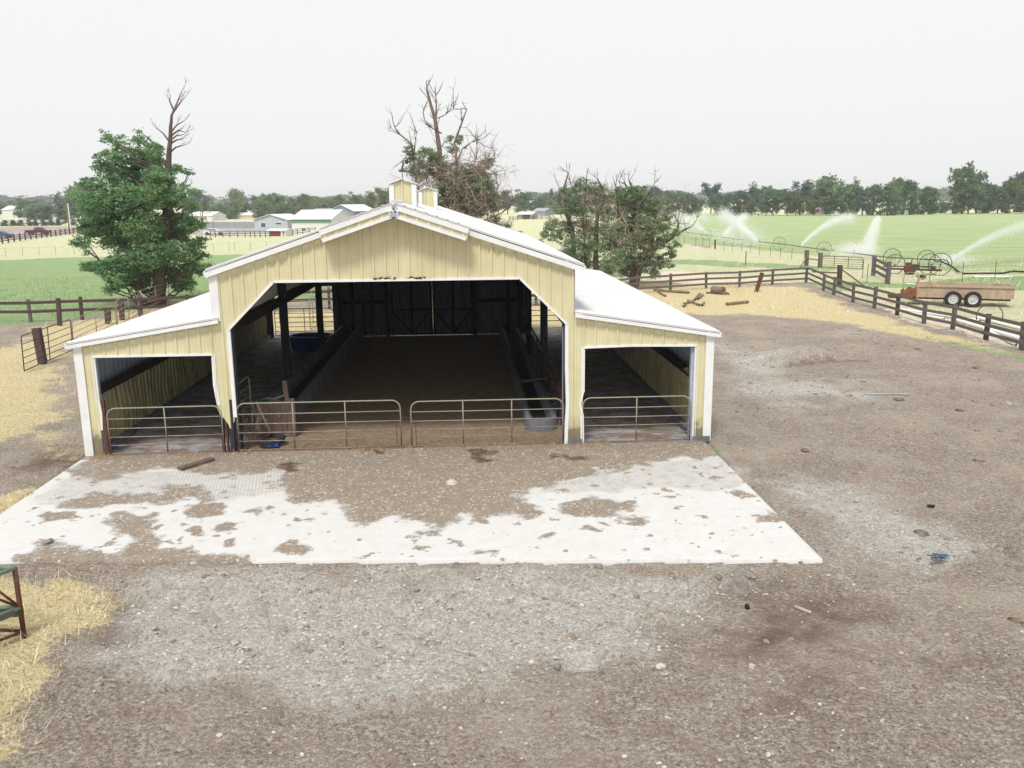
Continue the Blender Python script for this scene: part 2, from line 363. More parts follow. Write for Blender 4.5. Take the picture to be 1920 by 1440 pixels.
du = ((xx-m0[0])*me_[0]+(yy-m0[1])*me_[1])/mL; dv = (xx-m0[0])*mn[0]+(yy-m0[1])*mn[1]+.35*(fbm(xx*1.4, yy*1.4, 40, 3)-.5)-.5*np.sin(np.clip(du, 0, 1)*3.14)*.6
mound = (.6*np.clip(dv/.22, 0, 1)+.4*np.clip((dv-.2)/1.3, 0, 1))*np.clip(1-(dv-1.5)/1.4, 0, 1)**.8*np.clip(du/.12, 0, 1)**.7*np.clip((1.02-du)/.25, 0, 1)*(.55+.45*np.clip(du*1.6, 0, 1))
z += (.50*mound*(1-.0))*(.75+.5*fbm(xx*2.5, yy*2.5, 77, 3)); dark = np.maximum(dark, ((dv > -.3) & (dv < .17) & (du > .02) & (du < 1.1))*.75); dust = np.where(mound > .5, np.maximum(dust, .5*(dv > .1)), dust)  # mound's shaded front and lit top are put into the soil colour
slabm = (xx > -8.5) & (xx < 8.35) & (yy > -8.25) & (yy < 21)
front_edge = -7.35-(xx+1.2)*.075
in_slab = slabm & (yy > np.where(yy < 0, front_edge, -9))
z = np.where(in_slab, -.10, z); edge = np.clip((np.maximum(np.maximum(-8.5-xx, xx-8.35), front_edge-yy))/.5, 0, 1)
z = np.where(~in_slab, z*np.where((yy < 22) & (yy > -10) & (abs(xx) < 10), .1+.9*edge, 1), z)
nx_, ny_ = len(gx), len(gy); I = np.arange(nx_*ny_).reshape(ny_, nx_)
F = np.stack([I[:-1, :-1].ravel(), I[:-1, 1:].ravel(), I[1:, 1:].ravel(), I[1:, :-1].ravel()], 1)
one = np.ones(len(P2))
def ground_mat():
    g = NG('farm_ground')
    A = g.n('ShaderNodeAttribute', attribute_name='zone_a'); B = g.n('ShaderNodeAttribute', attribute_name='zone_b'); C_ = g.n('ShaderNodeAttribute', attribute_name='zone_c')
    sa = g.n('ShaderNodeSeparateColor'); g.l(A.outputs['Color'], sa.inputs[0])
    sb = g.n('ShaderNodeSeparateColor'); g.l(B.outputs['Color'], sb.inputs[0])
    sc = g.n('ShaderNodeSeparateColor'); g.l(C_.outputs['Color'], sc.inputs[0])
    fine = g.noise(14, 8, .75); med = g.noise(2.2, 8, .7); big = g.noise(.35, 6, .65); vfine = g.noise(46, 5, .8)
    K = 1.12
    cr1 = g.voro(38); cr2 = g.voro(13); crd = g.voro(13, 'Distance'); cr3 = g.voro(4.5)
    chunk = g.math('ADD', g.math('MULTIPLY', g.noise(30, 3, .9), .6), g.math('ADD', g.math('MULTIPLY', cr1, .28), g.math('MULTIPLY', cr2, .12)))
    dirt = g.ramp(g.math('ADD', g.math('MULTIPLY', fine, .5), g.math('MULTIPLY', chunk, .5)), [(.34, lin((84, 74, 66), K)), (.43, lin((138, 126, 115), K)), (.52, lin((166, 155, 144), K)), (.64, lin((214, 207, 196), K))])
    dirt = g.mix(g.ramp(med, [(.42, W(0)), (.68, W(.5))]), dirt, lin((140, 122, 102), K))
    dirt = g.mix(g.ramp(big, [(.45, W(0)), (.65, W(.45))]), dirt, lin((196, 184, 170), K))
    sp = g.ramp(vfine, [(.66, W(0)), (.72, W(.75))]); dirt = g.mix(sp, dirt, lin((214, 204, 190), K))
    def mask(v, nz, k, lo=.46, hi=.56):
        s_ = g.math('ADD', v, g.math('MULTIPLY', g.math('SUBTRACT', nz, .5), k)); return g.ramp(s_, [(lo, W(0)), (hi, W(1))])
    dustc = g.ramp(g.math('ADD', g.math('MULTIPLY', fine, .45), g.math('MULTIPLY', chunk, .55)), [(.34, lin((122, 116, 108), .98)), (.43, lin((184, 179, 172), .98)), (.53, lin((208, 204, 197), .98)), (.64, lin((244, 241, 234), .98))])
    dustc = g.mix(g.ramp(g.noise(4.5, 5, .75), [(.50, W(0)), (.66, W(.75))]), dustc, lin((168, 156, 142), K)); dustc = g.mix(g.ramp(g.noise(3.1, 6, .75), [(.52, W(0)), (.68, W(.6))]), dustc, lin((230, 225, 210), .98))
    c = g.mix(mask(sa.outputs[2], med, 1.1, .3, .85), dirt, dustc)
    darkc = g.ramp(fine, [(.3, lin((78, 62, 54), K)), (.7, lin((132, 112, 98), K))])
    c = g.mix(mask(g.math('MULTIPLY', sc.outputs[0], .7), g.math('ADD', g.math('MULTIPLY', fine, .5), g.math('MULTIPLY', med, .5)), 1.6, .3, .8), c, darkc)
    grv = g.ramp(vfine, [(.3, lin((150, 148, 150), 1.0)), (.7, lin((190, 188, 188), 1.0))]); c = g.mix(mask(sb.outputs[2], med, .4), c, grv)
    pal = g.ramp(med, [(.3, lin((206, 190, 150), 1.0)), (.55, lin((238, 226, 200), 1.0))])
    pal = g.mix(g.ramp(fine, [(.45, W(0)), (.62, W(.7))]), pal, lin((244, 238, 226), .85)); c = g.mix(mask(sb.outputs[1], med, .7), c, pal)
    st = g.noise(1.1, 9, .8, stretch=(.8, 2.6, 1)); yel = g.ramp(st, [(.34, lin((158, 172, 132), 1.0)), (.48, lin((204, 205, 166), 1.0)), (.66, lin((234, 230, 202), 1.0))])
    c = g.mix(mask(sb.outputs[0], big, .4), c, yel)
    fr = g.noise(.12, 8, .7, stretch=(.6, 2.6, 1)); frc = g.ramp(fr, [(.32, lin((150, 176, 122), 1.0)), (.5, lin((174, 190, 142), 1.0)), (.68, lin((206, 208, 168), 1.0))])
    frc = g.mix(g.ramp(g.noise(.9, 7, .8, stretch=(1, 3, 1)), [(.32, W(.75)), (.58, W(0))]), frc, lin((140, 164, 106), 1.0)); c = g.mix(mask(sc.outputs[1], big, .3), c, frc)
    gs = g.noise(.5, 8, .75, stretch=(.8, 2.4, 1)); gr = g.ramp(gs, [(.3, lin((134, 162, 112), 1.0)), (.52, lin((158, 180, 130), 1.0)), (.72, lin((190, 200, 156), 1.0))])
    gr = g.mix(g.ramp(g.noise(5, 6, .8), [(.3, W(.55)), (.55, W(0))]), gr, lin((112, 146, 88), 1.0)); c = g.mix(mask(sa.outputs[1], med, .7), c, gr)
    stc = g.ramp(g.math('ADD', g.math('MULTIPLY', fine, .5), g.math('MULTIPLY', chunk, .5)), [(.36, lin((160, 138, 100), .96)), (.46, lin((224, 206, 156), .96)), (.6, lin((246, 236, 196), .96))])
    stc = g.mix(g.ramp(med, [(.5, W(0)), (.7, W(.4))]), stc, lin((204, 180, 146), .95)); c = g.mix(mask(g.math('MULTIPLY', sa.outputs[0], .78), g.math('ADD', g.math('MULTIPLY', med, .6), g.math('MULTIPLY', fine, .4)), 1.9, .38, .62), c, stc)
    g.l(c, g.b.inputs['Base Color']); g.b.inputs['Roughness'].default_value = .95; g.b.inputs['Specular IOR Level'].default_value = .1
    g.bump(g.math('ADD', fine, g.math('ADD', g.math('MULTIPLY', chunk, .8), g.math('MULTIPLY', crd, -.5))), 1.0, .09)
    return g.m
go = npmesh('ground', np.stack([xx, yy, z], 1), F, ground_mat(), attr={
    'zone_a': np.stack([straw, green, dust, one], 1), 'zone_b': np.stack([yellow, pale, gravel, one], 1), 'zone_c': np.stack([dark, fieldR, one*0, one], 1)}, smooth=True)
tag(go, kind='structure')

# ------------------------------------------------------------------ concrete apron with dirt lying on it
sx_ = np.linspace(0, 1, 330); sy_ = np.linspace(0, 1, 170); U, V = np.meshgrid(sx_, sy_)
AX = (-8.38+U*16.6).ravel(); fe = -7.35-(AX+1.2)*.075; wob = .05*(vnoise(AX*2, AX*0, 5)-.5)
AY = ((1-V).ravel()*(fe+wob)+V.ravel()*-.02); AP = np.stack([AX, AY], 1)
def patch(px_poly, soft=.16): return (gp(px_poly), soft)
def blob(u, v, ru, rv, n=14, seed=0):
    r_ = random.Random(seed*7+int(u)); return gp([(u+ru*math.cos(6.283*k/n)*r_.uniform(.7, 1.15), v+rv*math.sin(6.283*k/n)*r_.uniform(.7, 1.15)) for k in range(n)])
def zone_on(Pq, polys, amp=.5, sc=3.):
    r = np.zeros(len(Pq)); nz = (fbm(Pq[:, 0]*sc, Pq[:, 1]*sc, 21, 5)-.48)*2*amp
    Pq = Pq+np.stack([fbm(Pq[:, 0]*2.2, Pq[:, 1]*2.2, 51, 4)-.47, fbm(Pq[:, 0]*2.2, Pq[:, 1]*2.2, 57, 4)-.47], 1)*.75
    for poly, soft in polys:
        d = sdf(Pq, np.array(poly)); r = np.maximum(r, np.clip(.5+d/soft*.5+nz*np.clip(1.4-abs(d)/soft, 0, 1), 0, 1))
    return r
ad = zone_on(AP, [
    patch([(440, 830), (1400, 800), (1360, 858), (1240, 866), (1180, 884), (1090, 898), (1035, 914), (985, 926), (975, 938), (1010, 955), (1000, 973), (940, 966), (900, 980), (880, 966), (850, 985), (830, 1000), (800, 985), (770, 975), (738, 975), (700, 985), (656, 982), (652, 950), (620, 944), (575, 950), (536, 934), (522, 905), (545, 885), (480, 876)], .3),
    patch([(150, 830), (540, 830), (560, 880), (440, 892), (330, 884), (280, 880), (190, 905), (150, 895)], .35),
    patch([(130, 940), (190, 925), (300, 936), (300, 948), (200, 952), (130, 950)], .3), (blob(345, 930, 45, 16), .3),
    patch([(-500, 1110), (-200, 1072), (0, 1062), (40, 1052), (75, 1022), (112, 1030), (170, 1042), (235, 1040), (245, 1015), (205, 985), (225, 966), (262, 966), (285, 985), (292, 1010), (300, 1036), (345, 1030), (372, 1052), (440, 1046), (476, 1044), (470, 1090), (-500, 1160)], .22),
    (blob(115, 972, 30, 9), .15), (blob(392, 962, 36, 17), .15), (blob(370, 998, 26, 9), .12), (blob(432, 990, 20, 6), .12), (blob(478, 966, 14, 6), .12), (blob(424, 1024, 12, 8), .12),
    (blob(553, 1036, 24, 13), .15), (blob(572, 978, 11, 6), .1), (blob(512, 960, 9, 5), .1), (blob(1120, 956, 72, 18), .2), (blob(1185, 980, 22, 10), .14), (blob(1148, 984, 10, 4), .1), (blob(802, 1006, 20, 10), .12), (blob(768, 1034, 10, 6), .1),
    (blob(1110, 1000, 10, 4), .1), (blob(1024, 1014, 12, 3), .1), (blob(1436, 978, 32, 11), .14), (blob(1396, 927, 16, 8), .12), (blob(1056, 925, 12, 4), .1), (blob(920, 980, 10, 4), .1), (blob(900, 1038, 14, 3), .1)], .55)
spk = np.clip((fbm(AX*4.5, AY*4.5, 61, 3)-.60)*9, 0, .62); ad = np.maximum(ad, spk)
gro = zone_on(AP, [(gp([(160, 880), (300, 890), (540, 880), (540, 925), (380, 946), (60, 950)]), .2), (gp([(1060, 905), (1200, 872), (1360, 862), (1400, 918), (1240, 922), (1000, 932)]), .2)], .3)
def apron_mat():
    g = NG('bright_dusty_concrete'); A = g.n('ShaderNodeAttribute', attribute_name='cover'); s = g.n('ShaderNodeSeparateColor'); g.l(A.outputs['Color'], s.inputs[0])
    fine = g.noise(16, 8, .75); vf = g.noise(55, 4, .7); med = g.noise(3.5, 8, .72)
    base = g.ramp(g.math('ADD', g.math('MULTIPLY', med, .6), g.math('MULTIPLY', fine, .4)), [(.3, (.46, .452, .44, 1)), (.48, (.55, .55, .545, 1)), (.7, (.60, .60, .595, 1))])
    wv = g.n('ShaderNodeTexWave', wave_type='BANDS', bands_direction='DIAGONAL'); wv.inputs['Scale'].default_value = 5.5; wv.inputs['Distortion'].default_value = .8
    mp = g.n('ShaderNodeMapping'); mp.inputs['Rotation'].default_value = (0, 0, .6); g.l(g.tc.outputs['Object'], mp.inputs[0]); g.l(mp.outputs[0], wv.inputs['Vector'])
    gm = g.math('MULTIPLY', g.ramp(g.math('ADD', wv.outputs[1], g.math('MULTIPLY', g.math('ADD', fine, med), .8)), [(.75, W(1)), (1.0, W(0))]), g.ramp(s.outputs[1], [(.4, W(0)), (.6, W(.75))]))
    base = g.mix(g.math('MULTIPLY', g.ramp(s.outputs[1], [(.2, W(0)), (.7, W(1))]), g.ramp(med, [(.4, W(.15)), (.6, W(.8))])), base, lin((168, 164, 160), .9)); base = g.mix(g.ramp(g.noise(.9, 8, .75), [(.47, W(0)), (.66, W(.6))]), base, lin((206, 200, 190), .9))
    base = g.mix(gm, base, lin((158, 155, 150), .9))
    cr = g.math('ADD', g.math('MULTIPLY', fine, .6), g.math('ADD', g.math('MULTIPLY', g.noise(26, 8, .9), .22), g.math('MULTIPLY', g.voro(30), .2))); dirt = g.ramp(cr, [(.25, lin((104, 92, 80), .82)), (.45, lin((140, 127, 113), .82)), (.62, lin((160, 147, 132), .82)), (.76, lin((196, 186, 172), .82))])
    dirt = g.mix(g.ramp(g.voro(24), [(.93, W(0)), (.96, W(.75))]), dirt, lin((224, 216, 204), .85)); dirt = g.mix(g.ramp(g.math('ADD', s.outputs[2], g.math('MULTIPLY', fine, .7)), [(.75, W(0)), (1.0, W(.9))]), dirt, lin((84, 60, 46), .85)); dirt = g.mix(g.ramp(med, [(.5, W(0)), (.7, W(.5))]), dirt, lin((186, 174, 158), .85))
    m = g.ramp(g.math('ADD', s.outputs[0], g.math('ADD', g.math('MULTIPLY', g.math('SUBTRACT', med, .5), 1.1), g.math('MULTIPLY', g.math('SUBTRACT', fine, .5), 1.5))), [(.34, W(0)), (.50, W(.5)), (.66, W(1))])
    fl = g.ramp(g.math('ADD', g.noise(7, 5, .7), g.math('MULTIPLY', vf, .25)), [(.80, W(0)), (.83, W(.85))])
    m = g.math('MAXIMUM', m, g.math('MULTIPLY', fl, .8))
    c = g.mix(m, base, dirt); g.l(c, g.b.inputs['Base Color']); g.b.inputs['Roughness'].default_value = .9
    g.bump(g.math('MULTIPLY', m, g.math('ADD', fine, 1.)), .5, .03)
    return g.m
az = .055+.02*np.clip(ad-.5, 0, .5)*fbm(AX*4, AY*4, 3, 3)
n1, n2 = 330, 170; I = np.arange(n1*n2).reshape(n2, n1)
Fa = np.stack([I[:-1, :-1].ravel(), I[:-1, 1:].ravel(), I[1:, 1:].ravel(), I[1:, :-1].ravel()], 1)
VV = np.stack([AX, AY, az], 1)
bd = np.concatenate([I[0, :], I[1:, -1], I[-1, -2::-1], I[-2:0:-1, 0]]); nb = len(bd); low = VV[bd].copy(); low[:, 2] = -.12
VV2 = np.concatenate([VV, low]); k_ = np.arange(nb); Fs = np.stack([bd[k_], n1*n2+k_, n1*n2+(k_+1) % nb, bd[(k_+1) % nb]], 1)
cov = np.stack([np.concatenate([ad, np.zeros(nb)]), np.concatenate([gro, np.zeros(nb)]), np.concatenate([zone_on(AP, [(blob(898, 852, 26, 9), .2), (blob(905, 866, 16, 6), .15), (blob(545, 880, 26, 9), .25), (blob(700, 850, 14, 3), .15), (blob(1060, 862, 30, 5), .3)], .5), np.zeros(nb)]), np.ones(len(VV2))], 1)
tag(npmesh('concrete_apron', VV2, np.concatenate([Fa, Fs]), apron_mat(), attr={'cover': cov}), kind='structure')
# floor inside the barn
fl_ = NG('barn_floor_litter')
nf = fl_.noise(9, 8, .75); nm = fl_.noise(1.1, 7, .7, stretch=(1, 1.8, 1)); ps = fl_.n('ShaderNodeSeparateXYZ'); fl_.l(fl_.tc.outputs['Object'], ps.inputs[0])
litter = fl_.ramp(nf, [(.3, lin((104, 90, 74), .85)), (.55, lin((150, 134, 112), .85)), (.75, lin((186, 168, 140), .85))])
concf = fl_.ramp(nf, [(.3, lin((160, 164, 174), .85)), (.7, lin((196, 200, 208), .85))])
side = fl_.ramp(fl_.math('ABSOLUTE', ps.outputs[0]), [(0, W(0)), (1, W(1))])
ax_ = fl_.math('GREATER_THAN', fl_.math('ABSOLUTE', ps.outputs[0]), 4.5)
open_ = fl_.ramp(nm, [(.44, W(0)), (.56, W(1))])
cfl = fl_.mix(fl_.math('MULTIPLY', ax_, open_), litter, concf)
cfl = fl_.mix(fl_.ramp(fl_.noise(1.7, 6, .7), [(.5, W(0)), (.7, W(.7))]), cfl, lin((128, 98, 66), .85))
fl_.l(cfl, fl_.b.inputs['Base Color']); fl_.b.inputs['Roughness'].default_value = .9; fl_.bump(nf, .6, .04)
tag(MB().bb(-8.36, 8.36, 0.0, 22.6, -.09, .025).build('barn_floor', fl_.m), kind='structure')

# ------------------------------------------------------------------ loose stuff lying on the ground
def zval(arr, x, y):
    i = np.clip(np.searchsorted(gx, x)-1, 0, nx_-2); j = np.clip(np.searchsorted(gy, y)-1, 0, ny_-2); return arr.reshape(ny_, nx_)[j, i]
def gz(x, y): return zval(z, x, y)
def scatter_pts(n, x0, x1, y0, y1, seed, dens=None):
    r_ = np.random.default_rng(seed); x = r_.uniform(x0, x1, n); y = y0+(y1-y0)*r_.uniform(0, 1, n)**1.5
    return x, y, r_
OCT = np.array([(1,0,0),(-1,0,0),(0,1,0),(0,-1,0),(0,0,1),(0,0,-.5),], float); OF = np.array([(0,2,4),(2,1,4),(1,3,4),(3,0,4),(2,0,5),(1,2,5),(3,1,5),(0,3,5)])
_ic = [(a*math.cos(b), a*math.sin(b), c) for a, c, b0 in ((.85, .45, 0), (.95, -.15, .5)) for b in [b0+k*math.pi/3 for k in range(6)]]+[(0, 0, .85)]
CLV = np.array(_ic); CLF = np.array([(k, (k+1) % 6, 12) for k in range(6)]+[(6+k, 6+(k+1) % 6, k) for k in range(6)]+[(6+(k+1) % 6, (k+1) % 6, k) for k in range(6)])
def lumps(name, x, y, s, m, r_, flat=.6, zz=None):
    n = len(x); k = len(CLV); V = CLV[None]*(1+r_.uniform(-.35, .35, (n, k, 3))); V *= (s[:, None]*r_.uniform(.6, 1.3, (n, 3)))[:, None, :]; V[:, :, 2] *= flat
    a = r_.uniform(0, 6.28, n); c, q = np.cos(a)[:, None], np.sin(a)[:, None]; X = V[:, :, 0]*c-V[:, :, 1]*q; Y = V[:, :, 0]*q+V[:, :, 1]*c
    zz = gz(x, y) if zz is None else zz
    P = np.stack([X+x[:, None], Y+y[:, None], V[:, :, 2]+zz[:, None]+s[:, None]*.1], 2).reshape(-1, 3)
    Fk = (CLF[None]+(np.arange(n)*k)[:, None, None]).reshape(-1, 3)
    return npmesh(name, P, Fk, m)
x, y, r_ = scatter_pts(30000, -12, 26, -14.5, 30, 4)
ok = (zval(straw, x, y) < .4) & (zval(in_slab.astype(float), x, y) < .5) & (zval(pale, x, y) < .5) & (r_.uniform(0, 1, 30000) < .25+.75*np.maximum(zval(dark, x, y), zval(dust, x, y)*.5)); x, y = x[ok], y[ok]
tag(lumps('dirt_clods', x, y, .010+.06*r_.uniform(0, 1, len(x))**6+.012*(y > 0), M['rock'], r_), 'loose clods of brown dirt strewn over the yard', 'dirt clods', kind='stuff')
x, y, r_ = scatter_pts(6500, -9, 18, -14.5, 12, 5)
ok = zval(straw, x, y) < .6; x, y = x[ok], y[ok]; ins = zval(in_slab.astype(float), x, y) > .5
ok = ~(ins & (y > -.1)); x, y, ins = x[ok], y[ok], ins[ok]
tag(lumps('pale_stones', x, y, .006+.022*r_.uniform(0, 1, len(x))**5, M['pebble'], r_, zz=np.where(ins, .04, gz(x, y))), 'small pale stones scattered over the yard and apron', 'stones', kind='stuff')
def blades(name, x, y, zz, h, wd, lean, m, r_, label, cat):
    n = len(x); a = r_.uniform(0, 6.28, n); b = r_.uniform(0, 6.28, n); ln = lean*r_.uniform(.3, 1, n)
    base = np.stack([x, y, zz], 1); dx = np.stack([np.cos(a), np.sin(a), a*0], 1)*wd[:, None]/2
    tip = base+np.stack([np.cos(b)*ln*h, np.sin(b)*ln*h, h*np.sqrt(np.clip(1-ln**2, .02, 1))], 1)
    V = np.stack([base-dx, base+dx, tip+dx*.3, tip-dx*.3], 1).reshape(-1, 3)
    return tag(npmesh(name, V, np.arange(n*4).reshape(n, 4), m), label, cat, kind='stuff')
x, y, r_ = scatter_pts(26000, -8, 16, -14.5, -6.5, 15)
ok = (zval(in_slab.astype(float), x, y) < .5) & (r_.uniform(0, 1, len(x)) < .06+1.1*zval(dust, x, y)**2) & (zval(straw, x, y) < .5); x, y = x[ok], y[ok]
tag(lumps('dusty_clods', x, y, .008+.035*r_.uniform(0, 1, len(x))**5, mat('dusty_clod', lin((214, 207, 196), .92), lin((172, 162, 150), .92), 2, 1.), r_), 'pale dusty crumbs of dirt in front of the apron', 'dirt clods', kind='stuff')
x, y, r_ = scatter_pts(60000, -22, 30, -15, 46, 6)
k = r_.uniform(0, 1, len(x)) < np.clip(zval(straw, x, y)-.35, 0, 1)*1.3*np.clip(3.2*(fbm(x*.8, y*.8, 88, 3)-.3), 0, 1); k &= ~(zval(in_slab.astype(float), x, y) > .5); x, y = x[k], y[k]; n = len(x)
blades('dry_straw', x, y, gz(x, y)+.005, r_.uniform(.08, .26, n)+.05*(y > 5), r_.uniform(.006, .013, n)*(1+(y+14)*.045), .97, M['straw'], r_, 'pale dry straw and dead grass lying in patches round the yard', 'straw')
x = RNG.uniform(-8.2, 8.2, 3800); y = -.05-np.abs(RNG.normal(0, .28, 3800)); k = fbm(x*1.2, y*1.2, 19, 3) > .42; x, y = x[k], y[k]; n = len(x)
blades('litter_straw', x, y, np.full(n, .07), RNG.uniform(.05, .16, n), RNG.uniform(.005, .012, n), .99, mat('tan_litter', lin((205, 180, 138), .85), lin((160, 132, 96), .85), 9, .9), RNG, 'tan straw litter along the foot of the gates', 'straw')
x, y, r_ = scatter_pts(9000, -7.6, -2.6, -15, -7.4, 16)
k = r_.uniform(0, 1, len(x)) < np.clip(zval(straw, x, y)-.3, 0, 1)*1.6; x, y = x[k], y[k]; n = len(x)
blades('loose_straw', x, y, gz(x, y)+.01, r_.uniform(.08, .26, n), r_.uniform(.006, .012, n), .985, M['straw'], r_, 'yellow straw strewn thickly beside the tubular feeder', 'straw')
x, y, r_ = scatter_pts(40000, -60, 60, 12, 60, 8)
k = r_.uniform(0, 1, len(x)) < np.clip(zval(green, x, y)-.3, 0, 1)*1.4; k &= (abs(x+20) < 22) | (x > 20); x, y = x[k], y[k]; n = len(x)
blades('pasture_grass', x, y, gz(x, y), r_.uniform(.08, .2, n), r_.uniform(.03, .07, n), .8, M['grass'], r_, 'short green grass of the pasture behind the board fence', 'grass')
x = RNG.uniform(23, 60, 5000); y = RNG.uniform(14, 75, 5000); k = (zval(pale, x, y) > .3) | (zval(yellow, x, y) > .4); k &= fbm(x*.5, y*.5, 91, 3) > .42; x, y = x[k], y[k]; n = len(x)
blades('dry_tall_grass', x, y, gz(x, y), RNG.uniform(.15, .4, n), RNG.uniform(.03, .08, n), .7, M['straw'], RNG, 'tufts of dry tall grass outside the corral fence', 'grass')
# ================================================================== BARN
BX, AXO, LEN = 4.6, 8.37, 20.4
HE, HR, HWI, HLO = 4.91, 6.44, 3.61, 3.03
OPX, OPC, OPK, OPH = 4.44, 3.36, 3.18, 4.59
LOX0, LOX1, LOH = 4.86, 7.93, 2.72
barn = thing('cattle_barn', (0, 0, 0), 'tan steel cattle barn with white roofs, a wide middle opening and two lower side bays', 'barn')
RIB = .305
def rib_lines(a, b, breaks=(), big=.034, small=.008, step=RIB):
    """positions and outward offsets of a ribbed steel sheet between a and b"""
    pts = {}
    k = math.floor(a/step)-1
    while k*step < b+step:
        c = k*step
        for d, o in ((-.045, 0), (-.022, big), (.022, big), (.045, 0), (step/3-.02, 0), (step/3, small), (step/3+.02, 0), (2*step/3-.02, 0), (2*step/3, small), (2*step/3+.02, 0)):
            if a < c+d < b: pts[round(c+d, 4)] = o
        k += 1
    xs = sorted(pts); os_ = [pts[x] for x in xs]
    out = sorted(set(xs) | {a, b} | {q for q in breaks if a < q < b})
    return out, list(np.interp(out, xs, os_))
def sheet(mb, a, b, lo, hi, pos, breaks=(), **kw):
    """ribbed sheet: lo(u), hi(u) heights; pos(u, offset, h) -> point"""
    us, os_ = rib_lines(a, b, breaks, **kw)
    for i in range(len(us)-1):
        u0, u1 = us[i], us[i+1]; e = 1e-4
        l0, l1, h0, h1 = lo(u0+e), lo(u1-e), hi(u0+e), hi(u1-e)
        if h0-l0 < .005 and h1-l1 < .005: continue
        mb.add([pos(u0, os_[i], l0), pos(u1, os_[i+1], l1), pos(u1, os_[i+1], h1), pos(u0, os_[i], h0)], [(0, 1, 2, 3)])
    return mb
def gable(x): return HE+(HR-HE)*(1-min(abs(x), BX)/BX) if abs(x) <= BX else HWI-(HWI-HLO)*(abs(x)-BX)/(AXO-BX)
# front wall: middle
def lo_main(x):
    a = abs(x)
    if a >= OPX:
        if x < 0: return np.interp(x, [-4.86, -4.80, -4.72, -4.64, -4.56, -4.50, -4.44], [1.25, 1.05, 1.0, .86, .70, .78, .95])
        return .03+.3*max(0, 0)
    return OPH if a <= OPK else OPH-(OPH-OPC)*(a-OPK)/(OPX-OPK)
mb = MB(); sheet(mb, -LOX0, LOX0, lo_main, lambda x: gable(x) if abs(x) <= BX else gable(x), lambda u, o, h: (u, -o, h), (-OPX, OPX, -OPK, OPK, 0, -BX, BX, -4.8, -4.72, -4.64, -4.56, -4.5))
mb.build('front_wall', M['tan'], barn)
def lo_side(x):
    a = abs(x); return LOH if LOX0 < a < LOX1 else .03
for sgn in (-1, 1):
    a, b = (-AXO, -LOX0) if sgn < 0 else (LOX0, AXO)
    mb = MB(); sheet(mb, a, b, lo_side, gable, lambda u, o, h: (u, -o, h), (sgn*LOX1, sgn*LOX0)); mb.build('side_bay_front', M['tan'], barn)
    # dented creases in the sheet above the right bay are left to the bump of the paint
# white trims round the openings and on the corners
def strip(pts, wd, name='opening_trim', y0=-.045, y1=.05):
    mb = MB()
    for p, q in zip(pts[:-1], pts[1:]):
        mb.beam((p[0], (y0+y1)/2, p[1]), (q[0], (y0+y1)/2, q[1]), y1-y0, wd, up=(0, 0, 1))
    return mb.build(name, M['white'], barn)
strip([(-OPX+.02, 1.02), (-OPX+.02, OPC), (-OPK, OPH), (OPK, OPH), (OPX-.02, OPC), (OPX-.02, 2.2), (OPX+.01, 1.2), (OPX-.02, .6), (OPX-.03, .05)], .06)
strip([(-LOX1, .75), (-LOX1+.03, 1.2), (-LOX1, 1.6), (-LOX1, LOH), (-LOX0-.0, LOH), (-LOX0-.02, 1.9), (-LOX0+.04, 1.35)], .055)
strip([(LOX0, .05), (LOX0-.02, .9), (LOX0-.08, 1.15), (LOX0, 1.5), (LOX0, LOH), (LOX0+1.3, LOH+.03), (LOX1, LOH), (LOX1, .05)], .055)
for sg in (-1, 1):
    mb = MB(); mb.bb(sg*(AXO-.19), sg*(AXO+.03), -.045, -.022, .05, HLO-.02); mb.bb(sg*(AXO+.005), sg*(AXO+.03), -.022, .15, .05, HLO-.02); mb.build('corner_trim', M['white'], barn)
    if sg < 0: mb = MB(); mb.bb(-BX-.21, -BX+.01, -.06, -.035, HWI-.02, HE-.02); mb.build('corner_trim', M['white'], barn)
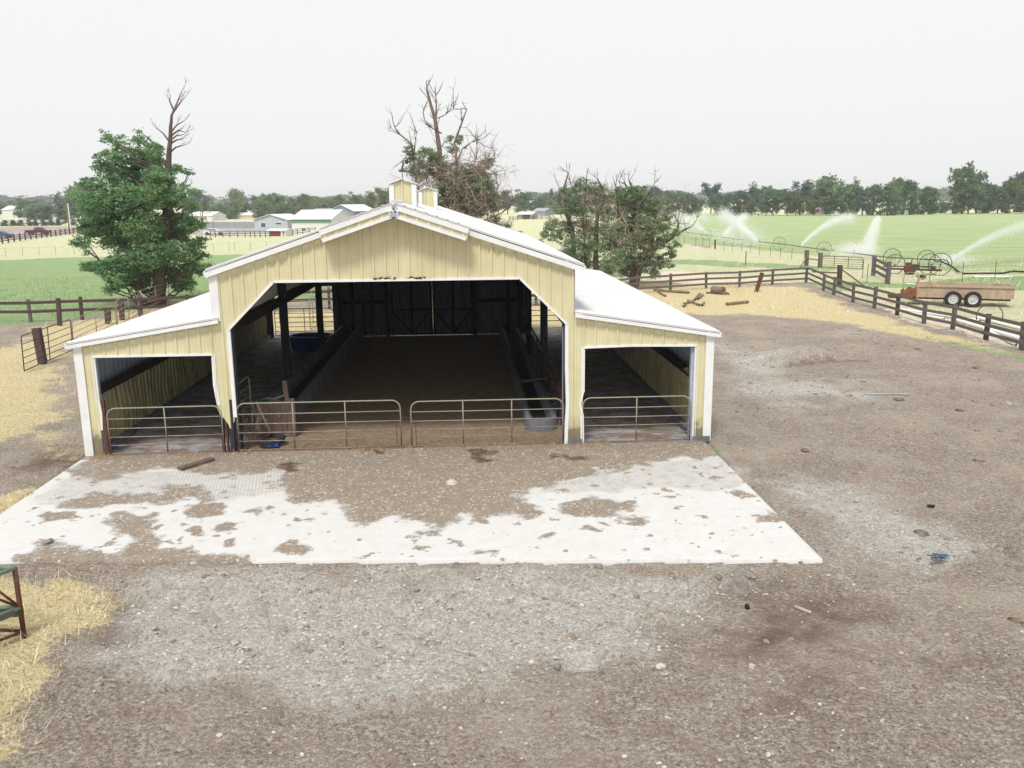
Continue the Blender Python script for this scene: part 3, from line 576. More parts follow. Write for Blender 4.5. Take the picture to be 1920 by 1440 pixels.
# side walls
for sg in (-1, 1):
    mb = MB(); sheet(mb, 0.02, LEN, lambda u: .03, lambda u: HLO-.02, lambda u, o, h: (sg*(AXO+o-.01), u, h)); mb.build('outer_side_wall', M['galv'], barn)
    mb = MB(); rr_ = random.Random(3)
    us, os_ = rib_lines(.25, LEN-.1, (), .03, .006)
    def bulge(u, h): return .05*math.sin(u*1.1+sg)*math.exp(-((h-.75)/.4)**2)+.03*vnoise(np.array(u*1.5), np.array(h*3.), 4)
    hs_ = [.18, .4, .6, .8, 1.0, 1.2, 1.42, 1.58]
    for i in range(len(us)-1):
        for j in range(len(hs_)-1):
            q = [(us[i], os_[i], hs_[j]), (us[i+1], os_[i+1], hs_[j]), (us[i+1], os_[i+1], hs_[j+1]), (us[i], os_[i], hs_[j+1])]
            mb.add([(sg*(8.14-o-bulge(u, h)), u, h) for u, o, h in q], [(0, 1, 2, 3)])
    mb.build('inner_liner', M['tan_dull'], barn, smooth=False)
    MB().bb(sg*7.95, sg*8.22, .1, LEN, .02, .2).build('concrete_curb', M['conc'], barn)
    mb = MB(); mb.bb(sg*8.09, sg*8.34, .2, LEN-.05, 1.585, 1.63); mb.bb(sg*8.09, sg*8.13, .2, LEN-.05, 1.63, 1.84); mb.build('girt_shelf', M['beam'], barn)
    # wall between middle roof and lean-to roof (clerestory)
    mb = MB(); sheet(mb, 0.0, LEN, lambda u: HWI-.1, lambda u: HE-.03, lambda u, o, h: (sg*(BX+o), u, h)); mb.build('upper_side_wall', M['white'], barn)
    mb = MB()
    mb.bb(sg*(BX-.16), sg*(BX-.02), .1, LEN-.1, HWI-.42, HWI-.14); mb.build('header_beam', M['beam'], barn)
    for yk in (.16, 7.0, 14.2, LEN-.15):
        mb = MB(); mb.bb(sg*(BX-.15)-.12, sg*(BX-.15)+.12, yk-.12, yk+.12, 0, HE-.15); mb.build('post', M['post'], barn)
    for yk in (.17, 7.0, 14.2, LEN-.17):
        mb = MB(); mb.bb(sg*8.24-.07, sg*8.24+.07, yk-.07, yk+.07, 0, HLO-.08); mb.build('post', M['post'], barn)
        MB().beam((sg*(BX+.15), yk+.12, HWI-.22), (sg*8.2, yk+.12, HLO-.18), .06, .2).build('rafter', M['beam'], barn)
    for yk in (3.6, 10.6, 17.3):
        MB().beam((sg*(BX+.02), yk, HWI-.2), (sg*8.2, yk, HLO-.16), .05, .18).build('rafter', M['beam'], barn)
for yk in (2.4, 4.8, 7.0, 9.4, 11.8, 14.2, 16.6, 18.8):
    mb = MB(); mb.beam((-BX+.1, yk, HE-.12), (BX-.1, yk, HE-.12), .05, .16); mb.beam((-BX+.1, yk, HE-.1), (0, yk, HR-.12), .05, .14); mb.beam((BX-.1, yk, HE-.1), (0, yk, HR-.12), .05, .14)
    mb.beam((0, yk, HE-.1), (0, yk, HR-.15), .05, .1); mb.beam((-2.2, yk, HE), (0, yk, HR-.4), .04, .08); mb.beam((2.2, yk, HE), (0, yk, HR-.4), .04, .08); mb.build('roof_truss', M['beam'], barn)
# exposed dark corner posts of the opening, at the foot of the torn sheeting
for x0, x1, y0, h, m_ in ((-4.84, -4.78, .06, 1.6, 'post'), (-4.60, -4.48, -.02, 1.5, 'post'), (-8.0, -7.9, .06, 2.68, 'galv'), (-7.86, -7.78, -.02, 1.55, 'rust'), (-4.70, -4.66, 0, 1.3, 'rust')):
    MB().bb(x0, x1, y0, y0+.1, 0, h).build('jamb_post', M[m_], barn)
MB().bb(OPX-.12, OPX-.03, .06, .2, 0, OPC-.1).build('jamb_post', M['galv'], barn); MB().bb(-OPX+.03, -OPX+.10, .06, .2, 0, OPC-.1).build('jamb_post', M['galv'], barn)
MB().bb(LOX1-.12, LOX1-.03, .06, .2, 0, LOH-.05).build('jamb_post', M['galv'], barn)
MB().bb(AXO-.48, AXO-.0, -.075, -.05, .03, .2).build('concrete_footing', M['conc'], barn); MB().bb(OPX+.02, LOX0-.02, -.08, -.055, .03, .2).build('concrete_footing', M['conc'], barn)
# back wall with two big sliding doors
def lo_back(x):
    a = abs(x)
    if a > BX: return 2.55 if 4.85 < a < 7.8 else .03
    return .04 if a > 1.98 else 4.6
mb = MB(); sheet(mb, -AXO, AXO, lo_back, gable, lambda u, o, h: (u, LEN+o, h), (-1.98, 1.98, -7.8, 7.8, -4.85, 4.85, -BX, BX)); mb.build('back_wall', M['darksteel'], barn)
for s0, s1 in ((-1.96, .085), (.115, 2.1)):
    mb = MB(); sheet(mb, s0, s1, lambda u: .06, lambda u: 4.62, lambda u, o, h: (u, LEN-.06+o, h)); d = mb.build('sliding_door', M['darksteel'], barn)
    fr = MB(); c = (s0+s1)/2
    for xk in (s0+.04, c, s1-.04): fr.bb(xk-.05, xk+.05, LEN-.14, LEN-.075, .06, 4.6)
    for zk in (.12, 1.35, 2.75, 4.5): fr.bb(s0+.09, c-.05, LEN-.13, LEN-.08, zk-.04, zk+.04); fr.bb(c+.05, s1-.09, LEN-.13, LEN-.08, zk-.04, zk+.04)
    for e in ((s0+.1, c-.06), (s1-.1, c+.06)): fr.beam((e[0], LEN-.155, 1.25), (e[1], LEN-.155, .2), .03, .07)
    fr.build('door_frame', M['beam'], d)
mb = MB()
for x0, x1 in ((-4.45, -2.1), (2.25, 4.45)):
    for zk in (1.75, 3.2): MB().bb(x0, x1, LEN-.12, LEN-.03, zk-.1, zk+.1).build('back_girt', M['beam'], barn)
for xk in (-3.85, -2.15, 2.2, 3.85): MB().bb(xk-.08, xk+.08, LEN-.25, LEN-.125, 0, 4.8).build('post', M['beam'], barn)
# roofs
def roof_sheet(x0, z0, x1, z1, name, y0=-.12, y1=LEN+.15, flip=False):
    mb = MB(); L_ = math.hypot(x1-x0, z1-z0); nx1, nz1 = -(z1-z0)/L_, (x1-x0)/L_
    if nz1 < 0: nx1, nz1 = -nx1, -nz1
    us, os_ = rib_lines(y0, y1, ())
    for side in (0, -.03):
        for i in range(len(us)-1):
            q = [(us[i], os_[i], 0), (us[i+1], os_[i+1], 0), (us[i+1], os_[i+1], 1), (us[i], os_[i], 1)]
            mb.add([(x0+(x1-x0)*t+nx1*(o+side), u, z0+(z1-z0)*t+nz1*(o+side)) for u, o, t in q], [(0, 1, 2, 3)])
    for u in (us[0], us[-1]):
        mb.add([(x0, u, z0), (x1, u, z1), (x1-nx1*.03, u, z1-nz1*.03), (x0-nx1*.03, u, z0-nz1*.03)], [(0, 1, 2, 3)])
    for t, xx0, zz0 in ((0, x0, z0), (1, x1, z1)):
        mb.add([(xx0, y0, zz0), (xx0, y1, zz0), (xx0-nx1*.03, y1, zz0-nz1*.03), (xx0-nx1*.03, y0, zz0-nz1*.03)], [(0, 1, 2, 3)])
    return mb.build(name, M['roof'], barn)
sl_ = (HR-HE)/BX; OV = .27; s2 = (HWI-HLO)/(AXO-BX)
mroofs = []
for sg in (-1, 1):
    mr = roof_sheet(0, HR+.09, sg*(BX+OV), HE+.09-sl_*OV, 'main_roof'); mroofs.append(mr)
    lr = roof_sheet(sg*(BX+.03), HWI+.08, sg*(AXO+.16), HLO+.08-s2*.16, 'side_bay_roof')
    # white rake trims below the roof edge
    mb = MB(); mb.beam((sg*.0, -.14, HR-.035), (sg*(BX+OV), -.14, HE-.035-sl_*OV), .03, .13); mb.build('rake_trim', M['white'], mr)
    mb = MB(); mb.beam((sg*(BX+.03), -.14, HWI-.012), (sg*(AXO+.16), -.14, HLO-.012-s2*.16), .03, .09); mb.build('rake_trim', M['white'], lr)
    mb = MB(); mb.beam((sg*(BX+OV+.01), -.15, HE+.01-sl_*OV), (sg*(BX+OV+.01), LEN+.15, HE+.01-sl_*OV), .03, .13); mb.build('eave_trim', M['white'], mr)
    mb = MB(); mb.beam((sg*(AXO+.17), -.15, HLO+.01-s2*.16), (sg*(AXO+.17), LEN+.15, HLO+.01-s2*.16), .03, .12); mb.build('eave_trim', M['white'], lr)
MB().tube([(0, -.6, HR+.115), (0, LEN+.16, HR+.115)], .07, 8).build('ridge_cap', M['roof'], barn)
# projecting hood on the gable
hx, hy = 1.86, .52
zt = lambda x: HR+.13-sl_*abs(x)
hood = MB()
for sg in (-1, 1):
    L_ = math.hypot(hx, hx*sl_); nn = (sg*sl_*hx/L_, hx/L_)
    for k in range(7):
        t0, t1 = k/7, (k+1)/7
        for a, b, o in ((t0, t0+.02, .025), (t0+.02, t1, 0)):
            p = [(sg*hx*a, zt(hx*a)+o), (sg*hx*b, zt(hx*b)+o)]
            hood.add([(p[0][0], -hy, p[0][1]), (p[1][0], -hy, p[1][1]), (p[1][0], -.0, p[1][1]), (p[0][0], 0, p[0][1])], [(0, 1, 2, 3)])
            hood.add([(p[0][0], -hy, p[0][1]-.03), (p[1][0], -hy, p[1][1]-.03), (p[1][0], -hy, p[1][1]), (p[0][0], -hy, p[0][1])], [(0, 1, 2, 3)])
hd = hood.build('gable_hood', M['roof'], barn)
for sg in (-1, 1):
    mb = MB(); mb.beam((0, -hy+.03, HR+.02), (sg*hx, -hy+.03, zt(hx)-.11), .03, .15); mb.build('hood_fascia', M['white'], hd)
    mb = MB(); us, os_ = rib_lines(0.0, hx-.02, (), .02, .004, .29)
    for i in range(len(us)-1):
        q = [(us[i], os_[i], -.1-.095), (us[i+1], os_[i+1], -.195), (us[i+1], os_[i+1], -.31), (us[i], os_[i], -.31)]
        mb.add([(sg*u, -hy+.06-o, zt(u)+d) for u, o, d in q], [(0, 1, 2, 3)])
    mb.add([(sg*(hx-.02), -hy+.06, zt(hx)-.2), (sg*(hx-.02), -.03, zt(hx)-.2), (sg*(hx-.02), -.03, zt(hx)-.31), (sg*(hx-.02), -hy+.06, zt(hx)-.31)], [(0, 1, 2, 3)])
    mb.build('hood_band', M['tan'], hd)
    mb = MB(); mb.beam((sg*.06, -hy+.03, zt(.06)-.34), (sg*(hx-.06), -hy+.03, zt(hx-.06)-.34), .035, .085)
    mb.add([(0, -hy+.05, zt(0)-.37), (sg*(hx-.06), -hy+.05, zt(hx-.06)-.37), (sg*(hx-.06), -.05, zt(hx-.06)-.37), (0, -.05, zt(0)-.37)], [(0, 1, 2, 3)])
    mb.build('hood_soffit', M['white'], hd)
bdg = MB().box((0, -hy-.0, HR-.15), (.24, .02, .15)).build('badge', M['white'], hd)
mb = MB()
for cx_, s_ in ((-.06, .07), (.04, .1)): mb.add([(cx_-s_*.7, -hy-.014, HR-.14), (cx_+s_*.7, -hy-.014, HR-.14), (cx_, -hy-.014, HR-.14+s_*.7)], [(0, 1, 2)])
mb.build('badge_emblem', mat('badge_blue', lin((70, 140, 175), .8), bump=0), hd)
mb = MB(); [mb.bb(-.10+.036*k, -.08+.036*k, -hy-.016, -hy-.013, HR-.205, HR-.18) for k in range(6)]; mb.bb(-.10, .10, -hy-.016, -hy-.013, HR-.168, HR-.16)
mb.build('badge_marks', mat('badge_grey', lin((120, 130, 150), .8), bump=0), hd)
# two roof vents (cupolas)
for cx_, cy_, wd, h0, h1 in ((0.02, 3.2, .35, 6.2, 7.08), (.43, 10.6, .31, 6.1, 6.97)):
    mb = MB()
    def cu(u, o, h, s): return h
    sheet(mb, cx_-wd, cx_+wd, lambda u: h0, lambda u: h1+.1*(1-abs(u-cx_)/wd), lambda u, o, h: (u, cy_-wd-o, h), (cx_,))
    sheet(mb, cx_-wd, cx_+wd, lambda u: h0, lambda u: h1+.1*(1-abs(u-cx_)/wd), lambda u, o, h: (u, cy_+wd+o, h), (cx_,))
    for sg in (-1, 1): sheet(mb, cy_-wd, cy_+wd, lambda u: h0, lambda u: h1, lambda u, o, h: (cx_+sg*(wd+o), u, h))
    cp = mb.build('roof_vent', M['tan'], mroofs[1])
    mb = MB()
    for sg in (-1, 1):
        mb.beam((cx_, cy_, h1+.14), (cx_+sg*(wd+.07), cy_, h1-.005), 2*wd+.16, .025)
        for sy in (-1, 1): mb.bb(cx_+sg*(wd-.10), cx_+sg*(wd+.03), cy_+sy*(wd+.022), cy_+sy*(wd+.04), h0, h1-.02)
        mb.bb(cx_+sg*(wd+.025), cx_+sg*(wd+.04), cy_-wd-.02, cy_-wd+.1, h0, h1-.03)
    mb.build('vent_cap', M['white'], cp)
mb = MB(); mb.tube([(0.0, 3.2, 7.2), (0.0, 3.2, 7.6)], .012, 5); mb.box((0, 3.2, 7.45), (.2, .01, .06)); mb.build('lightning_rod', M['steelw'], mroofs[1])
# rust marks where the sheet rubs: real small flakes on the wall
mb = MB(); r_ = random.Random(5)
for k in range(44):
    x_ = r_.choice([r_.gauss(-.35, .18), r_.gauss(.55, .14)]); mb.box((x_, -.052, OPH+.035+abs(r_.gauss(0, .018))), (r_.uniform(.02, .09), .006, r_.uniform(.01, .035)), ry=r_.uniform(-.4, .4))
tag(mb.build('rust_flakes', M['rust'], barn), kind='stuff')
stain = mat('faint_rust_stain', lin((212, 180, 130), .8), lin((205, 186, 140), .8), 9, .6, bump=0)
mb = MB()
for k in range(60):
    c_ = r_.choice([(-3.15, 5.05), (-2.9, 5.1), (2.35, 5.35), (2.6, 5.25)]); x_ = c_[0]+r_.gauss(0, .13); mb.box((x_, -.024, c_[1]+r_.gauss(0, .035)-(x_+3)*.0), (r_.uniform(.01, .04), .004, r_.uniform(.01, .03)))
tag(mb.build('rust_stain', stain, barn), kind='stuff')

# ------------------------------------------------------------------ things inside and in front of the barn
def bunk(x0, x1, y0, y1, h, label, rounded=False):
    t = thing('feed_bunk', ((x0+x1)/2, y0, .025), label, 'feed bunk', 'concrete feed bunks along the barn posts')
    xl, xr = min(x0, x1), max(x0, x1); c = (xl+xr)/2; hw = (xr-xl)/2; mb = MB()
    prof = [(-hw, 0), (-hw, h), (-hw+.12, h), (-hw+.24, .22), (0, .12), (hw-.24, .22), (hw-.12, h), (hw, h), (hw, 0)]
    if rounded: prof = [(-hw, 0), (-hw+.02, .38), (-hw+.14, .38), (-hw+.28, .16), (0, .1), (hw-.28, .16), (hw-.14, .38), (hw-.02, .38), (hw, 0)]
    n = len(prof); vs = [(c+a, yy_, .026+b) for yy_ in (y0, y1) for a, b in prof]
    mb.add(vs, [(i, i+1, n+i+1, n+i) for i in range(n-1)]+[tuple(range(n))[::-1], tuple(n+i for i in range(n)), (0, n, 2*n-1, n-1)])
    mb.build('trough', M['conc'], t)
    mb = MB(); mb.bb(c-hw+.2, c+hw-.2, y0+.3, y1-.1, .12 if rounded else .2, .2 if rounded else .3); mb.build('feed_litter', M['beam'], t)
    return t
bunk(-4.42, -3.42, 2.6, LEN-.4, .62, 'long grey concrete feed bunk to the left of the barn floor')
t = bunk(3.42, 4.36, 1.9, LEN-.3, .4, 'long grey concrete feed bunk to the right with a rounded open end', True)
mb = MB(); c = Vector((3.89, 1.9, 0)); pts = [(c.x+.40*math.cos(a), 1.9-.42*math.sin(a), .22) for a in np.linspace(0, math.pi, 12)]
vs = []
for p in pts:
    d = (Vector((p[0], p[1], 0))-c).normalized()
    vs += [tuple(c+d*.33+Vector((0, 0, .10))), tuple(c+d*.36+Vector((0, 0, .38))), tuple(c+d*.47+Vector((0, 0, .38))), tuple(c+d*.50+Vector((0, 0, .026)))]
mb.add(vs, [(i*4+k, i*4+k+1, i*4+k+5, i*4+k+4) for i in range(11) for k in range(3)]+[tuple(4*i for i in range(12))]); mb.build('rounded_end', M['conc'], t, smooth=False)
tag(MB().box((4.05, 6.6, .50), (.95, .16, .05), rz=.5, rx=.1).build('loose_plank', M['wood']), 'grey plank lying across the right feed bunk', 'plank')
def tube_gate(p0, p1, h, label, group, nb=6, verts=(.5,), mname='gate', r=.020, lean=0., latch=False, cat='gate', rad=.22, low=.10):
    p0 = np.array([p0[0], p0[1], p0[2] if len(p0) > 2 else 0.]); p1 = np.array([p1[0], p1[1], p1[2] if len(p1) > 2 else 0.])
    t = thing('tube_gate', (p0+p1)/2, label, cat, group); L_ = np.linalg.norm(p1-p0); e = (p1-p0)/L_; nrm = np.array([-e[1], e[0], 0])
    P = lambda s, z_: tuple(p0+e*s+np.array([0, 0, z_])+nrm*lean*z_)
    arc = lambda cx, a0, a1: [P(cx+rad*math.cos(a), h-rad+rad*math.sin(a)) for a in np.linspace(a0, a1, 6)]
    mb = MB(); mb.tube([P(0, low)]+arc(rad, math.pi, math.pi/2)+arc(L_-rad, math.pi/2, 0)+[P(L_, low)], r, 7); mb.tube([P(0, low), P(L_, low)], r, 7); mb.build('frame', M[mname], t, smooth=True)
    zs = [low+(h-low)*f for f in ([.19, .37, .56, .77] if nb == 6 else [(k+1)/(nb-1) for k in range(nb-2)])]
    for z_ in zs: MB().tube([P(0, z_), P(L_/2, z_-.006), P(L_, z_)], r*.72, 6).build('rail', M[mname], t, smooth=True)
    for v_ in verts: MB().tube([P(L_*v_, low), P(L_*v_, h)], r*.9, 6).build('brace', M[mname], t, smooth=True)
    if latch:
        s_ = 0 if latch < 0 else L_; d_ = .12 if latch < 0 else -.12
        mb = MB(); mb.tube([P(s_+d_, low), P(s_+d_, h*.62)], r*.5, 5); mb.build('latch_rod', M['rust'], t)
    return t
FG = 'tube gates across the front of the barn'
tube_gate((-7.72, -.06), (-4.78, .0), 1.34, 'six-bar tube gate closing the left side bay', FG, verts=(.5,))
tube_gate((-4.38, .02), (-.06, .02), 1.38, 'six-bar tube gate with two braces, left of the pair in the middle opening', FG, verts=(.34, .66), latch=1)
tube_gate((.22, .02), (4.33, .02), 1.33, 'six-bar tube gate with two braces, right of the pair in the middle opening', FG, verts=(.34, .66), latch=-1)
tube_gate((4.86, .0), (7.82, .0), 1.33, 'six-bar tube gate closing the right side bay', FG, verts=(.5,))
mb = MB(); [mb.ring((-.02+.035*k, .02, .92-.03*math.sin(k*.45)), .02, .005, (0, 1, 0) if k % 2 else (0, 0, 1), 8, 4) for k in range(7)]
tag(mb.build('gate_chain', M['rust']), 'rusty chain linking the two middle gates', 'chain')
tube_gate((-4.5, .35), (-4.5, 2.0), 1.75, 'rusty tube panel standing end-on behind the left post of the middle opening', None, nb=7, verts=(), cat='panel')
tube_gate((-7.75, LEN+.15), (-4.85, LEN+.15), 1.45, 'dark tube gate at the far end of the left side bay, seen through the barn', None, nb=7, verts=(.5,), mname='gate_dark', r=.02)
# boards closing the end of the left bunk, with a stub post
t = thing('plank_barrier', (-3.8, 1.6, .03), 'reddish grey board panel standing at the front end of the left feed bunk', 'panel')
mb = MB(); x_ = -4.25
for w_ in (.36, .34, .16, .24): mb.bb(x_, x_+w_-.012, 1.55+.02*(w_ > .3), 1.6, .05, 1.1+.06*math.sin(x_*9)); x_ += w_
mb.build('boards', M['redwood'], t); MB().bb(-4.2, -3.25, 1.6, 1.66, .75, .87).build('crosspiece', M['redwood'], t)
MB().beam((-3.30, 1.62, .03), (-3.42, 1.62, 1.66), .12, .13, up=(0, 1, 0)).build('stub_post', M['redwood'], t)
MB().tube([(-4.05, 1.5, 1.15), (-3.9, 1.45, 1.19), (-3.7, 1.5, 1.15), (-3.45, 1.55, 1.24)], .03, 6).build('grey_pipe', M['pipe'], t)
mb = MB(); r_ = random.Random(9)
for k in range(16):
    a = (r_.uniform(-4.35, -4.0), r_.uniform(.4, 1.2), r_.uniform(.1, .5)); b = (a[0]+r_.uniform(-.2, .25), a[1]+r_.uniform(-.1, .3), a[2]+r_.uniform(.3, .9)); mid = tuple((p+q)/2+r_.uniform(-.08, .08) for p, q in zip(a, b)); mb.tube([a, mid, b], r_.uniform(.006, .012), 4)
mb.beam((-4.05, .8, 1.25), (-3.68, .6, .45), .05, .03); mb.beam((-4.2, 1.0, 1.2), (-4.0, .9, .3), .04, .03)
tag(mb.build('brush_tangle', M['wood']), 'tangle of grey sticks and wire leaning inside the left middle gate', 'sticks')
mb = MB()
for k in range(6): mb.ring((-3.7+.03*k, .62+.02*k, .12+.025*k), .30-.012*k, .022, (.1, -.25+.03*k, 1), 22, 5, 0, 6.28)
tag(mb.build('hose_coil', M['black'], smooth=True), 'coil of black hose lying on the floor behind the left middle gate', 'hose')
mb = MB(); r_ = random.Random(3)
for k in range(26): mb.box((-3.62+r_.gauss(0, .1), .45+r_.gauss(0, .1), .05+r_.uniform(0, .1)), (r_.uniform(.05, .14), .02, r_.uniform(.03, .09)), r_.uniform(0, 3), r_.uniform(0, 3))
tag(mb.build('plastic_scraps', M['blue']), 'crumpled dark blue plastic in front of the black hose coil', 'plastic')
# stock tank
def tank(cx, cy, ra, rb, h, label):
    t = thing('stock_tank', (cx, cy, .025), label, 'water tank'); mb = MB(); prof = [(0, 0), (.86, 0), (.88, .03), (.97, h-.05), (1.03, h-.045), (1.03, h), (.93, h), (.92, h-.04), (.84, .06), (0, .06)]
    n = 40; vs = [(cx+ra*q*math.cos(2*math.pi*k/n), cy+rb*q*math.sin(2*math.pi*k/n), .026+hh) for q, hh in prof for k in range(n)]
    mb.add(vs, [(i*n+k, i*n+(k+1) % n, (i+1)*n+(k+1) % n, (i+1)*n+k) for i in range(len(prof)-1) for k in range(n)]); mb.build('tub', M['blue'], t, smooth=True)
    mb = MB(); [mb.beam((cx+ra*.90*math.cos(a), cy+rb*.90*math.sin(a), .1), (cx+ra*.965*math.cos(a), cy+rb*.965*math.sin(a), h-.08), .05, .02) for a in np.linspace(0, 6.28, 25)[:-1]]; mb.build('rib', M['blue'], t)
    return t
tank(-5.3, 16.6, .98, .8, .68, 'large round blue plastic water tank in the left side bay')
t = thing('ladder', (-3.0, LEN-.3, 0), 'dark wooden ladder leaning on the back wall of the barn', 'ladder')
for x_ in (-3.28, -2.84): MB().beam((x_, LEN-.6, .03), (x_, LEN-.3, 2.9), .05, .07).build('rail', M['post'], t)
for k in range(9): MB().beam((-3.26, LEN-.57+k*.03, .3+k*.3), (-2.86, LEN-.57+k*.03, .3+k*.3), .04, .04).build('rung', M['post'], t)
# headrail of bent pipe along the right bunk
t = thing('feed_rail', (4.52, 2, 0), 'rusty bent-pipe feed rail running along the right feed bunk', 'rail')
MB().tube([(4.52, LEN-.5, 1.3), (4.52, 8, 1.3), (4.52, 3.6, 1.28), (4.52, 2.7, 1.18), (4.52, 2.25, .95), (4.52, 2.08, .55), (4.52, 2.02, .03)], .034, 7).build('top_rail', M['rust'], t, smooth=True)
MB().tube([(4.52, LEN-.5, .95), (4.52, 2.5, .95)], .024, 6).build('lower_rail', M['rust'], t, smooth=True)
for k in range(9): MB().tube([(4.52, 3.0+k*1.95, .03), (4.52, 3.0+k*1.95, 1.29)], .028, 6).build('stanchion', M['gate_dark'], t, smooth=True)
mb = MB()
for k in range(60): mb.tube([(4.5, 2.6+k*.28, .4), (4.56, 2.6+k*.28, .96)], .009, 4)
tag(mb.build('neck_bars', M['gate_dark'], t), kind='stuff')
for k in (2, 1): pass
t = thing('rail_fence', (6.4, LEN+3.2, 0), 'dark pipe rail fence behind the right side bay, seen through the barn', 'fence')
for k in range(6): MB().tube([(4.9, LEN+2.2, .35+k*.28), (9.3, LEN+2.2, .35+k*.28)], .022, 6).build('rail', M['gate_dark'], t)
for x_ in (4.9, 6.9, 9.3): MB().bb(x_-.06, x_+.06, LEN+2.14, LEN+2.26, 0, 1.9).build('post', M['fence_dark'], t)
# bundle lying on the shelf of the right bay
mb = MB(); r_ = random.Random(2)
for k in range(20): mb.box((8.16+r_.gauss(0, .05), 1.35+r_.gauss(0, .16), 1.70+abs(r_.gauss(0, .08))), (r_.uniform(.05, .16), r_.uniform(.05, .16), r_.uniform(.03, .09)), r_.uniform(0, 3), r_.uniform(-.6, .6), r_.uniform(-.5, .5))
tag(mb.build('rag_bundle', mat('stained_rags', lin((190, 175, 165), .8), lin((110, 50, 46), .8), 14, .9)), 'bundle of stained rags on the shelf in the right side bay', 'rags')
mb = MB(); r_ = random.Random(12)
for k in range(8): mb.tube([(-8.18, 9+k*.4, 1.69+.05*(k % 3)), (-8.12, 10.6+k*.45, 1.69+.06*(k % 2))], .03, 5)
tag(mb.build('stored_sticks', M['redwood']), 'bundle of sticks and rods on the shelf of the left side bay', 'rods')
pts = [(-8.05, 5.8, 2.25), (-7.95, 6.6, 1.6), (-7.85, 7.6, 1.3), (-7.9, 9.0, 1.25)]
tag(MB().tube(pts, .009, 4).build('hanging_cord', M['white']), 'thin pale cord hanging on the left bay wall', 'cord')
for y0_, z_ in ((.8, 1.0), (.8, .62)):
    tag(MB().tube([(-4.62, .4, z_), (-4.62, 7, z_-.04), (-4.62, 14.2, z_), (-4.62, LEN-.2, z_)], .008, 4).build('steel_cable', M['pipe']), 'upper steel cable strung along the left posts' if z_ > .8 else 'lower steel cable strung along the left posts', 'cable', 'cables along the left posts')
# ================================================================== FENCES, YARD
def G(u, v): p = at(u, v); return (float(p[0]), float(p[1]))
def board_fence(pts, label, nr=3, h=1.25, pw=.16, rails=(.35, .75, 1.15), rh=.15, m='fence', pm='fence', cat='fence', seed=1, side=1, extra=None):
    r_ = random.Random(seed); t = thing('board_fence', (pts[0][0], pts[0][1], 0), label, cat)
    for i, (x, y) in enumerate(pts):
        hh = h+r_.uniform(-.05, .08); lx, ly = r_.gauss(0, .02), r_.gauss(0, .02)
        MB().beam((x, y, -.05), (x+lx, y+ly, hh), pw*r_.uniform(.9, 1.15), pw, up=(0, 1, 0)).build('post', M[pm if r_.random() < .6 else 'fence_dark'], t)
    for i in range(len(pts)-1):
        a, b = Vector((*pts[i], 0)), Vector((*pts[i+1], 0)); d = (b-a).normalized(); n = Vector((-d.y, d.x, 0))*side*(pw/2+.025)
        for z_ in rails:
            MB().beam(a+n+Vector((0, 0, z_+r_.uniform(-.015, .015)))-d*.03, b+n*1.02+Vector((0, 0, z_+r_.uniform(-.015, .015)))+d*.03, .038, rh).build('rail', M[m], t)
    return t
board_fence([(8.6, 32.4), (11.4, 35.9), (14.1, 38.7), G(1257, 546), G(1324, 541), G(1386, 539), G(1448, 534), G(1511, 530)], 'three-rail board fence behind the yard, running up to the corner post', side=-1)
rf = [G(1511, 530), G(1544, 545), G(1563, 553), G(1599, 567), G(1639, 578), G(1682, 591), G(1732, 607), G(1786, 618), G(1848, 638), G(1915, 657), (26.0, 10.6), (25.9, 8.0), (25.9, 5.4)]
board_fence([(p[0], p[1]+.35) if i == 0 else p for i, p in enumerate(rf)][1:], 'three-rail board fence along the right side of the yard', side=-1, seed=4)
a = Vector((*rf[0], 0)); b = Vector((*rf[1], 0)); t_ = thing('board_fence', a, 'short board fence span dropping from the corner post', 'fence')
for z_ in (.35, .75, 1.15): MB().beam(a+Vector((.14, 0, z_)), b+Vector((.06, .16, z_)), .038, .15).build('rail', M['fence'], t_)
# leaning post, logs, stump in the corral
tag(MB().beam((*G(1417, 548), -.1), (float(at(1430, 512, y=38.5)[0]), 38.6, 1.35), .24, .22, up=(0, 1, 0)).build('leaning_post', M['rust']), 'reddish post leaning on its own in the dry grass', 'post')
def log(name, a, b, r, label, m='log', group=None, hollow=False):
    t = thing(name, ((a[0]+b[0])/2, (a[1]+b[1])/2, 0), label, 'log' if name != 'metal_pipe' else 'pipe', group)
    pts = [Vector(a).lerp(Vector(b), k/5)+Vector((random.gauss(0, r*.05), random.gauss(0, r*.05), 0)) for k in range(6)]
    MB().tube(pts, [r*random.uniform(.92, 1.08) for _ in pts], 12).build('bark', M[m], t, smooth=False)
    d = (Vector(b)-Vector(a)).normalized(); 
    for c, ss in ((pts[0], -1), (pts[-1], 1)): MB().disc(c, [(.001, ss*.012), (r*.72, ss*.012), (r*.75, ss*.002)], d, 12).build('cut_end', M['cut' if not hollow else 'black'], t)
    return t
c = G(1353, 552)
log('log', (c[0]-.45, c[1]+.6, .3), (c[0]+.05, c[1]-.15, .28), .27, 'thick grey log lying in the dry grass near the board fence')
tag(lumps('stump', np.array([c[0]+.2]), np.array([c[1]-.2]), np.array([.36]), M['cut'], np.random.default_rng(3), .5), 'reddish stump block at the end of the thick log', 'stump')
